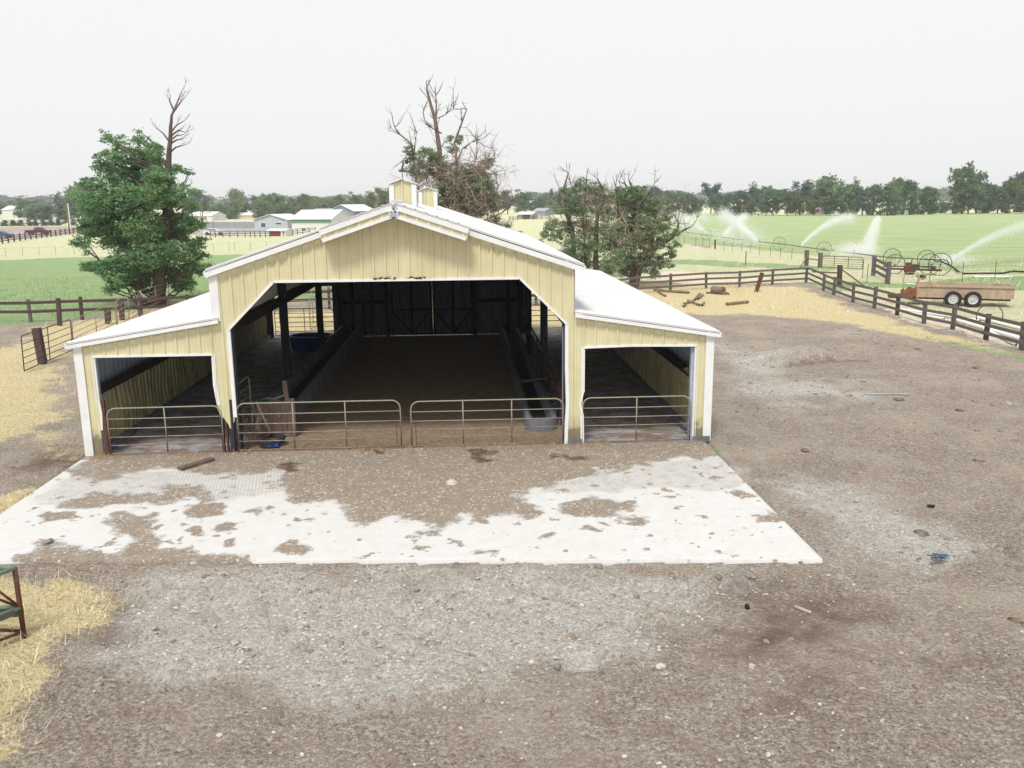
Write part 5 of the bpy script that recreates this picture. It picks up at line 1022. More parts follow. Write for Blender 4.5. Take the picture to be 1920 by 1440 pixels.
for (u0, v0, pts_) in ((322, 215, [(333, 190), (341, 170)]), (325, 205, [(318, 190), (319, 178)]), (322, 215, [(338, 192), (344, 186)]), (319, 250, [(331, 235), (346, 226)]), (320, 255, [(335, 244), (348, 248)]), (317, 265, [(330, 255), (345, 252)]), (315, 262, [(306, 250), (292, 239)]), (316, 288, [(330, 276), (346, 272)]), (318, 270, [(332, 262), (340, 261)]), (330, 395, [(352, 380), (385, 400)]), (318, 372, [(345, 352), (350, 340)])):
    P0 = at(u0, v0, y=Y0); q = [tuple(P0)]+[tuple(at(a_, b_, y=Y0+rng.uniform(-.4, .4))) for a_, b_ in pts_]
    mb.tube(q, [.07, .05, .02], 5)
    for w_ in q[1:]: twigs(mb, np.array(w_), np.array(w_)-P0+rng.normal(0, .2, 3), .7, .02, 1, rng, .3, 3)
mb.build('dead_branches', M['deadbark'], T)
# ---- half-dead tree behind the barn roof
rng = np.random.default_rng(5); base = at(858, 560); base[1] = 47; base = at(858, 540, z=0.); Y0 = base[1]
T = thing('half_dead_tree', base, 'tall half-dead tree with bare grey limbs behind the barn roof', 'tree')
bl = [(770, 282, 10), (778, 296, 14), (762, 300, 8), (800, 292, 20), (815, 300, 16), (790, 320, 22), (772, 322, 9), (842, 262, 8), (862, 264, 10), (850, 280, 10), (835, 330, 22), (870, 330, 18), (880, 325, 22), (905, 310, 14), (918, 305, 9), (895, 345, 26), (860, 360, 26), (880, 375, 30), (910, 370, 26), (905, 350, 24), (850, 385, 22), (895, 392, 22), (925, 385, 16), (835, 350, 16), (855, 315, 14), (830, 305, 14), (850, 345, 18), (822, 335, 14), (905, 330, 14), (820, 380, 14), (925, 412, 14), (945, 425, 10), (870, 400, 18)]
cl = blobs3(bl, Y0, rng, 1.8); V, Fq, tn = leaf_cloud(cl, 34000, .16, rng, .85, .6); npmesh('crown', V, Fq, M['leaf_grey'], T, {'tint': tn})
mb = MB(); stems = [[(858, 545), (840, 420), (828, 340), (824, 280), (816, 225), (806, 190), (800, 165)], [(824, 285), (817, 240), (818, 195), (817, 178)], [(845, 400), (800, 380), (782, 350), (776, 300), (772, 270), (750, 252), (740, 238)], [(776, 285), (779, 262), (782, 250)], [(855, 440), (860, 360), (856, 300), (852, 268), (866, 230), (875, 205)], [(858, 300), (868, 278), (885, 266), (897, 264)], [(856, 390), (880, 340), (892, 300), (894, 272)], [(880, 360), (905, 325), (918, 300), (928, 296)], [(905, 330), (912, 300), (922, 278)], [(828, 250), (810, 240), (796, 225), (793, 212)], [(820, 222), (835, 215), (850, 203)], [(870, 420), (925, 375), (935, 348), (930, 338)], [(880, 425), (940, 400), (962, 375)], [(768, 285), (756, 300), (752, 318)], [(850, 420), (820, 380), (800, 340), (790, 310)]]
for i, st in enumerate(stems):
    q = [tuple(at(a_, b_, y=Y0+rng.uniform(-.6, .6)*(i > 0))) for a_, b_ in st]; q = [tuple(p) for p in q]; r0 = (.30, .12, .16, .05, .16, .06, .08, .07, .05, .06, .05, .1, .08, .04, .08)[i]
    mb.tube(q, [r0*(1-.78*k/(len(q)-1)) for k in range(len(q))], 7)
    for p0_, p1_ in zip(q[1:], q[2:]+[None]):
        d_ = np.array(p1_)-np.array(p0_) if p1_ else np.array([rng.normal(0, .4), 0, 1.])
        for _ in range(2): twigs(mb, np.array(p0_), d_+rng.normal(0, np.linalg.norm(d_)*.6, 3), rng.uniform(.7, 1.5), .035, 1, rng, .3, 4)
mb.build('trunk', M['deadbark'], T)
mb = MB()
for k in range(300):
    p = at(rng.uniform(785, 925), rng.uniform(300, 415), y=Y0-rng.uniform(.5, 2)); twigs(mb, p, rng.normal(0, 1, 3)*np.array([1, .6, .7]), rng.uniform(1.0, 2.0), .026, 2, rng, -.2, 3, .8)
mb.build('dead_twigs', M['browntwig'], T)
# ---- twin trees right of the barn
def scrub_tree(seed, base_px, bl, stems, label, nleaf, Yshift=0, leafm='leaf_grey', dead=90, dbox=None):
    rng = np.random.default_rng(seed); base = at(*base_px); Y0 = base[1]; T = thing('scrubby_tree', base, label, 'tree')
    cl = blobs3(bl, Y0, rng, 1.8); V, Fq, tn = leaf_cloud(cl, int(nleaf*2.1), .145, rng, .85, .6, .15); npmesh('crown', V, Fq, M[leafm], T, {'tint': tn})
    mb = MB()
    for i, st in enumerate(stems):
        q = [tuple(at(a_, b_, y=Y0+rng.uniform(-.7, .7)*(k > 0))) for k, (a_, b_) in enumerate(st)]; r0 = .26 if i < 2 else .11
        mb.tube(q, [r0*(1-.8*k/(len(q)-1)) for k in range(len(q))], 7)
        for p0_, p1_ in zip(q[1:], q[2:]+[None]):
            d_ = np.array(p1_)-np.array(p0_) if p1_ else np.array([rng.normal(0, .4), 0, 1.])
            for _ in range(2): twigs(mb, np.array(p0_), d_+rng.normal(0, np.linalg.norm(d_)*.6, 3), rng.uniform(.6, 1.3), .03, 1, rng, .3, 4)
    mb.build('trunk', M['bark'], T); mb = MB()
    for k in range(dead):
        u0, u1, v0, v1 = dbox; p = at(rng.uniform(u0, u1), rng.uniform(v0, v1), y=Y0-rng.uniform(-.8, 2.0)); twigs(mb, p, rng.normal(0, 1, 3)*np.array([.8, .6, 1]), rng.uniform(.8, 1.7), .02, 2, rng, .1, 3, .7)
    mb.build('dead_twigs', M['browntwig'], T); return T
scrub_tree(31, (1113, 520), [(1100, 352, 22), (1075, 365, 22), (1120, 360, 22), (1060, 360, 14), (1140, 372, 16), (1088, 342, 12), (1050, 395, 16), (1080, 395, 24), (1115, 390, 22), (1140, 400, 20), (1040, 420, 18), (1065, 430, 22), (1100, 425, 24), (1135, 430, 22), (1045, 445, 16), (1075, 460, 26), (1110, 460, 28), (1145, 465, 22), (1030, 435, 12), (1060, 480, 18), (1095, 490, 24), (1130, 495, 22), (1020, 440, 8), (1090, 500, 18), (1015, 452, 6)],
    [[(1076, 500), (1074, 440), (1060, 390), (1058, 350), (1064, 330)], [(1117, 520), (1117, 460), (1120, 400), (1133, 360), (1120, 335)], [(1098, 500), (1095, 430), (1090, 380), (1070, 345), (1066, 325)], [(1120, 400), (1140, 368), (1152, 355)], [(1095, 400), (1098, 360), (1100, 332)], [(1074, 430), (1050, 380), (1048, 350)]],
    'left of the twin scrubby trees, with several dark stems, behind the right bay roof', 17000, dbox=(1045, 1145, 365, 440), dead=90)
scrub_tree(32, (1185, 540), [(1185, 362, 18), (1200, 366, 14), (1170, 368, 14), (1228, 382, 14), (1250, 408, 12), (1175, 380, 22), (1205, 385, 20), (1225, 400, 18), (1160, 400, 16), (1190, 410, 26), (1220, 425, 24), (1245, 430, 14), (1165, 430, 22), (1150, 455, 20), (1185, 450, 26), (1215, 460, 26), (1245, 455, 18), (1265, 440, 12), (1270, 458, 10), (1170, 480, 24), (1205, 490, 26), (1235, 490, 20), (1150, 495, 20), (1140, 505, 14), (1260, 475, 10), (1180, 505, 22), (1225, 510, 14), (1255, 500, 8), (1210, 352, 7), (1160, 355, 7)],
    [[(1185, 545), (1186, 490), (1184, 440), (1190, 400), (1188, 360), (1180, 340)], [(1190, 545), (1200, 500), (1230, 465), (1262, 445), (1272, 425)], [(1265, 442), (1285, 430), (1298, 424)], [(1190, 400), (1212, 370), (1228, 342)], [(1270, 432), (1272, 418), (1268, 410)], [(1182, 440), (1160, 400), (1155, 350)], [(1188, 370), (1172, 345), (1160, 340)], [(1200, 430), (1235, 425), (1262, 420)]],
    'right of the twin scrubby trees, with one bare limb reaching over the field', 19000, dbox=(1150, 1245, 395, 480), dead=80)
tube_bush = thing('low_bush', at(948, 470), 'low green bush behind the back of the barn roof', 'bush')
rng = np.random.default_rng(8); V, Fq, tn = leaf_cloud(blobs3([(930, 425, 12), (945, 432, 14), (960, 440, 12), (975, 438, 8), (915, 430, 10)], at(948, 470)[1], rng, .5), 2200, .16, rng); npmesh('crown', V, Fq, M['leaf'], tube_bush, {'tint': tn})
# ================================================================== FAR TREES, HOUSES, VEHICLES
def proto_round(seed, n, kind):
    rng = np.random.default_rng(seed); c = []
    if kind == 'round':
        for k in range(15): a = rng.uniform(0, 6.28); h = rng.uniform(.13, .88); r = (.46*math.sin(math.pi*min(max((h-.02)/1.02, 0), 1))**.6); c.append((math.cos(a)*r*rng.uniform(.3, .9), math.sin(a)*r*rng.uniform(.3, .9), h, rng.uniform(.15, .24)))
    elif kind == 'airy':
        for k in range(18): a = rng.uniform(0, 6.28); h = rng.uniform(.15, .95); c.append((math.cos(a)*.34*rng.uniform(.2, 1), math.sin(a)*.34*rng.uniform(.2, 1), h, rng.uniform(.08, .16)))
    elif kind == 'cone':
        for k in range(16): h = .08+.86*k/15; r = .30*(1-h)+.02; c += [(math.cos(a)*r*.6, math.sin(a)*r*.6, h+rng.uniform(-.02, .02), r*.55+.02) for a in rng.uniform(0, 6.28, 3)]
    elif kind == 'flat':
        for k in range(26): a = rng.uniform(0, 6.28); h = rng.uniform(.14, .84); q = rng.uniform(.2, 1); c.append((math.cos(a)*.5*q, math.sin(a)*.4*q, h*(1-.25*q), rng.uniform(.12, .2)))
    V, Fq, tn = leaf_cloud(c, n, .085 if kind != 'cone' else .07, rng, .9, .6, .2)
    mb = MB(); limb(mb, (0, 0, -.02), (.02, 0, .6), .026, .012, rng, .03, 5)
    for k in range(6): q = c[k]; limb(mb, (0.01, 0, .2+.05*k), q[:3], .011, .004, rng, .1, 4, 3)
    return V, Fq, tn, mb
PT = {}
for kd, num, n in (('round', 3, 2600), ('airy', 2, 1500), ('cone', 2, 1700), ('flat', 2, 3200)):
    for k in range(num):
        V, Fq, tn, mb = proto_round(100+k*7+len(kd), n, kd); PT[kd, k] = (V, Fq, tn, mb)
made = {}
def far_tree(u, vb, vt, wpx, kd, lm, label, group='far trees', extra=0, name=None, d=0):
    b = at(u, vb); b = b+np.array([0, d, 0]); dist = np.linalg.norm(b-CAM); H = (px((b[0], b[1], 0))[1]-vt)*dist/FOC; Wd = wpx*dist/FOC
    nn = {'cone': 'conifer', 'airy': 'broadleaf_tree', 'round': 'broadleaf_tree', 'flat': 'broadleaf_tree'}[kd]
    T = thing(name or nn, b, label, 'tree' if name != 'shrub' else 'shrub', group); k = (int(u*7+vt) % (3 if kd == 'round' else 2)); key = (kd, k, lm)
    if key not in made:
        V, Fq, tn, mb = PT[kd, k]; cr = npmesh('crown', V, Fq, M[lm], None, {'tint': tn}); tk = mb.build('trunk', M['bark'])
        made[key] = (cr.data, tk.data); bpy.data.objects.remove(cr); bpy.data.objects.remove(tk)
    base_w = {'cone': .56, 'airy': .72, 'round': .84, 'flat': 1.0}[kd]
    for nm, me in zip(('crown', 'trunk'), made[key]):
        o = bpy.data.objects.new(nm, me); col.objects.link(o); o.parent = T
        o.scale = (Wd/base_w, Wd/base_w, H) if nm == 'crown' else (H, H, H); o.rotation_euler = (0, 0, (u*1.7) % 6.28 if nm == 'crown' else 0)
    return T
L_, Dk, Yl, Pn, Br = 'leaf_light', 'leaf_far', 'leaf_yellow', 'leaf_pine', 'leaf_brown'
FT = [ # u, base v, top v, width px, kind, leaf, label
 (-40, 410, 378, 60, 'round', Dk, 'round tree just outside the left edge of the picture'), (8, 404, 380, 34, 'round', Pn, 'bluish hazy tree at the left edge'), (33, 408, 381, 30, 'round', Dk, 'dark round tree, first after the left edge'), (52, 412, 378, 30, 'round', Dk, 'olive round tree above the maroon pickup'), (72, 412, 379, 44, 'flat', L_, 'wide green tree above the shrub row'), (90, 412, 384, 28, 'round', Dk, 'dark green tree left of the dark fir'),
 (114, 412, 361, 26, 'cone', Pn, 'dark fir beside the leaning utility pole'), (135, 410, 366, 34, 'round', Pn, 'bluish dark tree right of the leaning utility pole'), (155, 412, 350, 46, 'round', Dk, 'tall green tree half hidden by the big leafy tree'), (172, 414, 372, 30, 'round', Dk, 'dark tree peeping out left of the big leafy crown'),
 (372, 405, 344, 40, 'cone', Pn, 'dark fir right of the big leafy tree'), (388, 408, 360, 26, 'cone', Pn, 'lower dark fir beside the other one'), (350, 405, 375, 34, 'round', Dk, 'dark tree hidden behind the big leafy tree'), (405, 411, 374, 30, 'flat', L_, 'left tree of the neat pale green row'), (422, 411, 373, 30, 'flat', L_, 'middle tree of the neat pale green row'), (440, 411, 374, 28, 'flat', L_, 'right tree of the neat pale green row'),
 (444, 404, 353, 30, 'airy', L_, 'tall airy poplar above the pale green row'), (462, 410, 380, 24, 'airy', Br, 'brownish bare shrubby tree left of the blue house'), (478, 404, 358, 18, 'cone', Pn, 'small dark fir behind the poplars'), (486, 412, 372, 34, 'round', L_, 'mid green tree above the blue house'), (492, 414, 390, 20, 'round', Dk, 'dark bush by the left end of the blue house'), (502, 406, 361, 16, 'airy', Dk, 'thin tree between firs'), (511, 406, 364, 14, 'cone', Pn, 'narrow dark fir above the blue house'), (500, 410, 388, 22, 'airy', Br, 'grey-brown bare tree above the blue house'),
 (524, 408, 364, 26, 'round', Dk, 'dark tree above the right end of the blue house'), (543, 410, 362, 40, 'flat', L_, 'wide olive tree above the white barn'), (528, 412, 382, 26, 'round', Dk, 'low dark tree beside the white barn roof'), (560, 408, 374, 30, 'airy', Br, 'greyish twiggy tree behind the white barn'), (572, 406, 366, 22, 'round', Dk, 'green tree right of the twiggy one'), (588, 400, 367, 20, 'round', Dk, 'bluish round tree behind the grey building'), (606, 402, 370, 30, 'round', L_, 'pale green tree behind the grey building roof'), (624, 402, 372, 14, 'cone', Pn, 'small fir left of the grey gable'), (637, 402, 366, 20, 'round', Dk, 'dark green tree behind the grey gable'), (650, 402, 374, 14, 'round', Dk, 'low dark tree right of the grey gable'), (668, 404, 361, 30, 'round', L_, 'large green tree right of the grey gable'),
 (697, 406, 347, 28, 'cone', Yl, 'yellow-green pointed tree left of the roof vent'), (690, 404, 370, 30, 'round', Yl, 'yellow-green low tree left of the roof vent'), (722, 404, 347, 34, 'airy', Yl, 'half-bare yellowish tree beside the roof vent'), (740, 404, 366, 30, 'round', Dk, 'dark tree behind the roof vent'), (775, 402, 372, 30, 'round', Dk, 'tree behind the second roof vent'),
 (935, 402, 362, 30, 'airy', Pn, 'bluish airy tree right of the half-dead tree'), (952, 402, 352, 20, 'airy', Br, 'bare twiggy tree left of the small shed'), (982, 399, 356, 40, 'round', Dk, 'round dark tree above the small shed'), (1004, 402, 378, 24, 'round', Pn, 'hazy low tree right of the small shed'), (1020, 400, 363, 26, 'round', Dk, 'dark tree left of the twin trees'), (1034, 398, 342, 14, 'cone', Pn, 'slim fir rising left of the twin trees'), (1046, 402, 366, 26, 'round', Dk, 'tree half hidden by the twin trees'),
 (1080, 402, 366, 44, 'round', Dk, 'tree seen through the left twin tree'), (1125, 402, 362, 44, 'round', Dk, 'tree seen between the twin trees'), (1165, 402, 358, 40, 'round', Dk, 'tree behind the gap of the twin trees'), (1200, 402, 360, 40, 'round', Dk, 'tree seen through the right twin tree'),
 (1228, 402, 352, 30, 'round', Pn, 'bluish tree just right of the twin trees'), (1250, 403, 360, 32, 'round', Dk, 'first round dark tree right of the twin trees'), (1274, 403, 359, 34, 'round', Dk, 'second round dark tree right of the twin trees'), (1296, 404, 368, 24, 'round', Dk, 'third round dark tree right of the twin trees'), (1333, 402, 340, 32, 'airy', Pn, 'tall airy tree above the crossing water jets'), (1312, 404, 372, 22, 'round', Dk, 'low dark tree left of the tall airy one'), (1346, 404, 366, 26, 'round', Dk, 'low dark tree right of the tall airy one'), (1364, 404, 366, 24, 'round', Dk, 'green tree before the pointed fir'), (1385, 404, 360, 28, 'round', Pn, 'bluish tree left of the pointed fir'),
 (1409, 402, 338, 30, 'cone', Pn, 'pointed blue-green fir rising from the tree line'), (1428, 402, 352, 26, 'round', Pn, 'bluish tree right of the pointed fir'), (1400, 404, 378, 26, 'round', Yl, 'olive bush below the pointed fir'), (1448, 404, 353, 40, 'round', Dk, 'large dark tree in the middle of the tree line'), (1476, 404, 358, 32, 'round', Dk, 'dark tree left of the pale willow'), (1500, 403, 338, 34, 'airy', Pn, 'airy bluish tree left of the pale willow'),
 (1526, 402, 327, 50, 'flat', L_, 'left half of the tall pale willow'), (1558, 402, 326, 54, 'flat', L_, 'right half of the tall pale willow'), (1492, 404, 366, 26, 'round', Yl, 'olive tree below the pale willow'), (1526, 404, 374, 26, 'round', Yl, 'yellowish round bush above the pink shed'), (1600, 402, 331, 16, 'cone', Pn, 'small pointed fir right of the pale willow'), (1590, 404, 346, 36, 'round', L_, 'green tree below the small pointed fir'), (1550, 404, 368, 30, 'round', Dk, 'dark bush beside the white tank'), (1576, 404, 372, 30, 'round', Dk, 'dark bush right of the white tank'),
 (1617, 404, 350, 24, 'airy', Pn, 'thin bluish tree in the tree line'), (1636, 404, 352, 28, 'round', Dk, 'dark tree left of the peaked tree'), (1663, 404, 333, 34, 'cone', Dk, 'tall dark peaked tree'), (1682, 402, 342, 34, 'round', L_, 'pale green tree behind the peaked tree'), (1705, 403, 346, 32, 'round', Dk, 'green tree right of the peaked tree'), (1728, 402, 380, 24, 'round', L_, 'light low bush left of the carport'), (1742, 402, 357, 34, 'round', Dk, 'round tree above the carport'), (1764, 400, 378, 24, 'round', L_, 'light bush right of the carport'),
 (1790, 401, 340, 28, 'round', Dk, 'dark trunked tree left of the tallest one'), (1804, 401, 318, 34, 'round', Dk, 'tallest dark tree at right'), (1830, 400, 326, 22, 'airy', Dk, 'airy tree right of the tallest one'), (1815, 401, 352, 44, 'round', Dk, 'broad green tree under the tallest one'), (1846, 400, 352, 34, 'round', Dk, 'green tree toward the right edge'), (1870, 400, 354, 36, 'round', Dk, 'second green tree toward the right edge'), (1888, 400, 346, 30, 'round', Yl, 'olive tree by the right edge'), (1907, 398, 336, 36, 'round', Pn, 'tall bluish tree at the right edge'), (1925, 400, 356, 40, 'round', Dk, 'dark tree cut by the right edge'), (1965, 399, 345, 50, 'round', Dk, 'tree just outside the right edge')]
for q in FT: far_tree(*q)
# low belt of distant trees closing the horizon, as single trees farther back
rr_ = random.Random(44)
for i in range(64):
    u = -60+i*32+rr_.uniform(-8, 8); hz = 371-(u-960)*.0099; far_tree(u, hz+14+rr_.uniform(0, 3), hz-4-rr_.uniform(0, 7), rr_.uniform(38, 56), 'round', Pn if i % 3 else Dk, 'hazy low tree in the distant belt behind all the others', 'distant belt of trees')
# small conifers in a row by the road at left
for i, u in enumerate((-8, 10, 24, 40, 55, 67, 82, 96, 109, 138)):
    far_tree(u, 424.5-i*.2, 411-i*.15, 12, 'cone', Pn, 'small dark conifer in the planted row beyond the road', 'row of small conifers beyond the road', name='shrub')
far_tree(123, 423, 404, 11, 'airy', Yl, 'young yellow-green tree in the planted row by the leaning pole', 'young tree')
# ---- buildings
def bmat(n, c, k=.85): return mat(n, lin(c, k), lin(tuple(x*.93 for x in c), k), .8, .7, bump=.05)
def house(name, u0, u1, vb, vt, vr, depth, cw, cr, label, gable_front=True, wins=(), cat='building', rot=0., over=.35, band=None):
    a, b = at(u0, vb), at(u1, vb); Lw = np.linalg.norm(b-a); dist = np.linalg.norm((a+b)/2-CAM); k = dist/FOC; hh = (vb-vt)*k; hr = (vt-vr)*k
    c = (a+b)/2; ux = Vector((b-a)/Lw); uy = Vector((-ux.y, ux.x, 0)); T = thing(name, c, label, cat); P = lambda x, y, z_: Vector(c)+ux*x+uy*y+Vector((0, 0, z_)); h = Lw/2
    mb = MB()
    if gable_front:
        mb.add([P(-h, 0, -.3), P(h, 0, -.3), P(h, 0, hh), P(0, 0, hh+hr), P(-h, 0, hh), P(-h, depth, -.3), P(h, depth, -.3), P(h, depth, hh), P(0, depth, hh+hr), P(-h, depth, hh)], [(0, 1, 2, 3, 4), (9, 8, 7, 6, 5), (0, 4, 9, 5), (1, 6, 7, 2)])
        mb.build('wall', cw, T); rf = MB(); th = .12; sl2 = hr/h
        for s in (-1, 1): rf.beam(P(s*(h+over)/2, -over, hh+hr-sl2*(h+over)/2+th), P(s*(h+over)/2, depth+over, hh+hr-sl2*(h+over)/2+th), math.hypot(h+over, (h+over)*sl2), th, up=tuple(Vector(ux)*(s*sl2)+Vector((0, 0, 1))))
        rf.build('roof', cr, T)
    else:
        mb.add([P(-h, 0, -.3), P(h, 0, -.3), P(h, 0, hh), P(-h, 0, hh), P(-h, depth, -.3), P(h, depth, -.3), P(h, depth, hh), P(-h, depth, hh), P(-h, depth/2, hh+hr), P(h, depth/2, hh+hr)], [(0, 1, 2, 3), (7, 6, 5, 4), (0, 3, 8, 7, 4), (1, 5, 6, 9, 2)])
        mb.build('wall', cw, T); rf = MB(); th = .12
        for y0, y1 in ((-over, depth/2), (depth+over, depth/2)):
            z0 = hh-hr*over/(depth/2)
            rf.add([P(-h-over, y0, z0), P(h+over, y0, z0), P(h+over, y1, hh+hr), P(-h-over, y1, hh+hr), P(-h-over, y0, z0+th), P(h+over, y0, z0+th), P(h+over, y1, hh+hr+th), P(-h-over, y1, hh+hr+th)], [(0,3,2,1),(4,5,6,7),(0,1,5,4),(1,2,6,5),(2,3,7,6),(3,0,4,7)])
        rf.build('roof', cr, T)
    for (x0, x1, z0, z1, nm, mm) in wins:
        mb = MB(); mb.add([P(-h+Lw*x, y_, hh*z_) for x, y_, z_ in ((x0, -.05, z0), (x1, -.05, z0), (x1, -.05, z1), (x0, -.05, z1), (x0, .01, z0), (x1, .01, z0), (x1, .01, z1), (x0, .01, z1))], [(0,1,2,3),(0,4,5,1),(1,5,6,2),(2,6,7,3),(3,7,4,0)]); o = mb.build(nm, mm, T)
        if nm == 'window':
            mb = MB(); mb.add([P(-h+Lw*x, -.06, hh*z_) for x, z_ in ((x0+.02, z0+.05), (x1-.02, z0+.05), (x1-.02, z1-.05), (x0+.02, z1-.05))], [(0, 1, 2, 3)]); mb.build('pane', M['glass'], o)
    return T, P, hh, hr, Lw
WT = bmat('white_painted_wall', (236, 236, 234)); WR = bmat('white_metal_roof', (244, 244, 244)); BL = bmat('pale_blue_siding', (202, 212, 214)); GR = bmat('grey_blue_siding', (150, 162, 180)); SH = bmat('grey_shingle_roof', (178, 176, 178)); GN = bmat('green_band', (120, 158, 140)); RD = bmat('dark_red_door', (128, 70, 72)); PK = bmat('dusty_pink_wall', (186, 160, 158)); TN = bmat('pale_tan_wall', (226, 208, 186))
house('cottage', 478, 540, 433, 414, 405, 9, BL, WR, 'pale blue cottage with white window trim below the far tree line', wins=((.18, .36, .30, .78, 'window', WT), (.62, .84, .55, .8, 'window', WT)))
T, P, hh, hr, Lw = house('white_barn', 548, 622, 436, 412, 397, 11, WT, WR, 'white barn with a green band under its roof', False, wins=((.26, .34, .14, .26, 'hatch', M['black']),))
MB().beam(P(-Lw/2, -.06, hh-.45), P(Lw/2, -.06, hh-.45), .1, .9).build('green_band', GN, T)
house('shed_wing', 584, 626, 418, 398, 393, 8, GR, SH, 'low grey shingled wing left of the grey gable', False)
house('grey_house', 618, 664, 420, 397.5, 386.5, 14, GR, WR, 'grey gabled building beside the white barn')
house('pen_shed', 504, 535, 443, 433, 431, 3, WT, WR, 'low shed with a dark red door in front of the blue cottage', False, wins=((.08, .72, .02, .88, 'door', RD),))
house('far_white_house', 355, 398, 414, 405, 399, 8, WT, WR, 'small white building at the right of the big leafy tree', False)
house('far_house', 440, 480, 411, 404, 400, 8, TN, WR, 'tan far building left of the blue cottage', False)
for u0, u1, vb, vt, vr, lab in ((5, 26, 410, 396, 390, 'small white house at the left edge'), (28, 52, 410, 400, 396, 'white house above the small conifers'), (60, 88, 412, 406, 403, 'low white house behind the wide green tree'), (94, 108, 412, 404, 400, 'white house left of the dark fir')): house('far_house', u0, u1, vb, vt, vr, 9, WT, WR, lab, False)
house('small_shed', 970, 998, 411, 402, 398, 5, PK, WR, 'small open shed with a white roof left of the twin trees', False, wins=((.35, .85, 0, .85, 'opening', M['beam']),))
house('far_house', 1000, 1022, 404, 396, 391, 8, GR, SH, 'grey hazy house right of the small shed', False)
house('pink_shed', 1523, 1540, 403, 395, 391, 4, PK, SH, 'dusty pink shed below the tree line', False)
house('far_house', 1664, 1704, 401, 391, 386, 9, WT, WR, 'white house hidden between the dark trees', False, wins=((.3, .42, .2, .7, 'window', M['glass']),)); house('far_house', 1600, 1622, 400, 388, 380, 8, WT, SH, 'white house behind the thin bluish tree', False)
house('carport', 1722, 1762, 399, 393.5, 392, 5, TN, WR, 'low carport with a white roof under the round tree', False); house('far_house', 1372, 1392, 403, 397, 394, 6, TN, WR, 'small pale house behind the crossing water jets', False)
t = at(1561, 403); k = np.linalg.norm(t-CAM)/FOC; T = thing('white_tank', t, 'upright white tank beside a white box in the tree line', 'tank'); mb = MB(); mb.disc(tuple(t), [(.001, 0), (3.4*k, 0), (3.4*k, 13*k), (1.5*k, 15*k), (.001, 15.3*k)], (0, 0, 1), 16); mb.build('shell', WT, T)
house('white_box', 1566, 1576, 403, 395, 394, 3, WT, WR, 'white box shed right of the white tank', False)
# fences far away
def far_panel_fence(pts, h, m, name, label, step=3.0):
    T = thing(name, (*pts[0], 0), label, 'fence')
    for a, b in zip(pts[:-1], pts[1:]):
        a, b = Vector((*a, 0)), Vector((*b, 0)); L2 = (b-a).length; n = max(1, int(L2/step)); mb = MB(); mb.beam(a+Vector((0, 0, h/2)), b+Vector((0, 0, h/2)), .06, h); mb.build('panel', m, T)
        for k in range(n+1): MB().beam(a.lerp(b, k/n), a.lerp(b, k/n)+Vector((0, 0, h+.12)), .14, .14, up=(0, 1, 0)).build('post', m, T)
    return T
far_panel_fence([G(372, 427), G(400, 427), G(480, 427.5)], 1.7, bmat('corrugated_grey', (168, 174, 182)), 'sheet_fence', 'grey sheet metal fence behind the gravel yard at left', 3.4)
far_panel_fence([G(-80, 424), G(30, 421), G(90, 419.5), G(148, 418)], 1.25, WT, 'white_fence', 'long white fence behind the row of small conifers', 8)
board_fence([G(u, v) for u, v in ((-60, 465), (-40, 462.5), (-20, 460), (5, 457), (16, 455), (27, 453.5), (38, 452), (48, 450.5), (58.5, 449), (68.5, 447.5), (78.5, 446), (88, 445), (96, 444), (105, 443), (114, 441.8), (123, 440.6), (131, 439.5), (138, 438.5), (146, 437.5), (156, 436))], 'brown rail fence along the road at far left', rails=(.45, .85, 1.2), rh=.14, pw=.2, h=1.45, m='redwood', pm='fence_dark', seed=3)
board_fence([G(u, 445) for u in (395, 404, 418, 431, 446, 460, 470, 478, 488, 498, 506)], 'grey rail fence in front of the gravel yard', rails=(.4, .8, 1.2), m='fence', rh=.12, seed=6)
board_fence([G(u, v) for u, v in ((532, 443), (540, 442), (549, 441), (558, 440), (568, 439), (580, 438), (592, 437))], 'grey rail fence beside the low pen shed', rails=(.4, .8, 1.2), rh=.12, seed=7)
board_fence([G(u, 405.5) for u in range(1240, 1460, 14)], 'pale rail fence under the far tree line', rails=(.5, 1.0), rh=.2, pw=.2, h=1.4, m='pebble', pm='fence', seed=9)
board_fence([G(u, v) for u, v in ((955, 414), (962, 414), (970, 413.5), (985, 413), (1000, 412.5), (1015, 412), (1030, 411))], 'grey corral fence by the small shed', rails=(.5, .9, 1.3), rh=.16, pw=.22, h=1.6, seed=10)
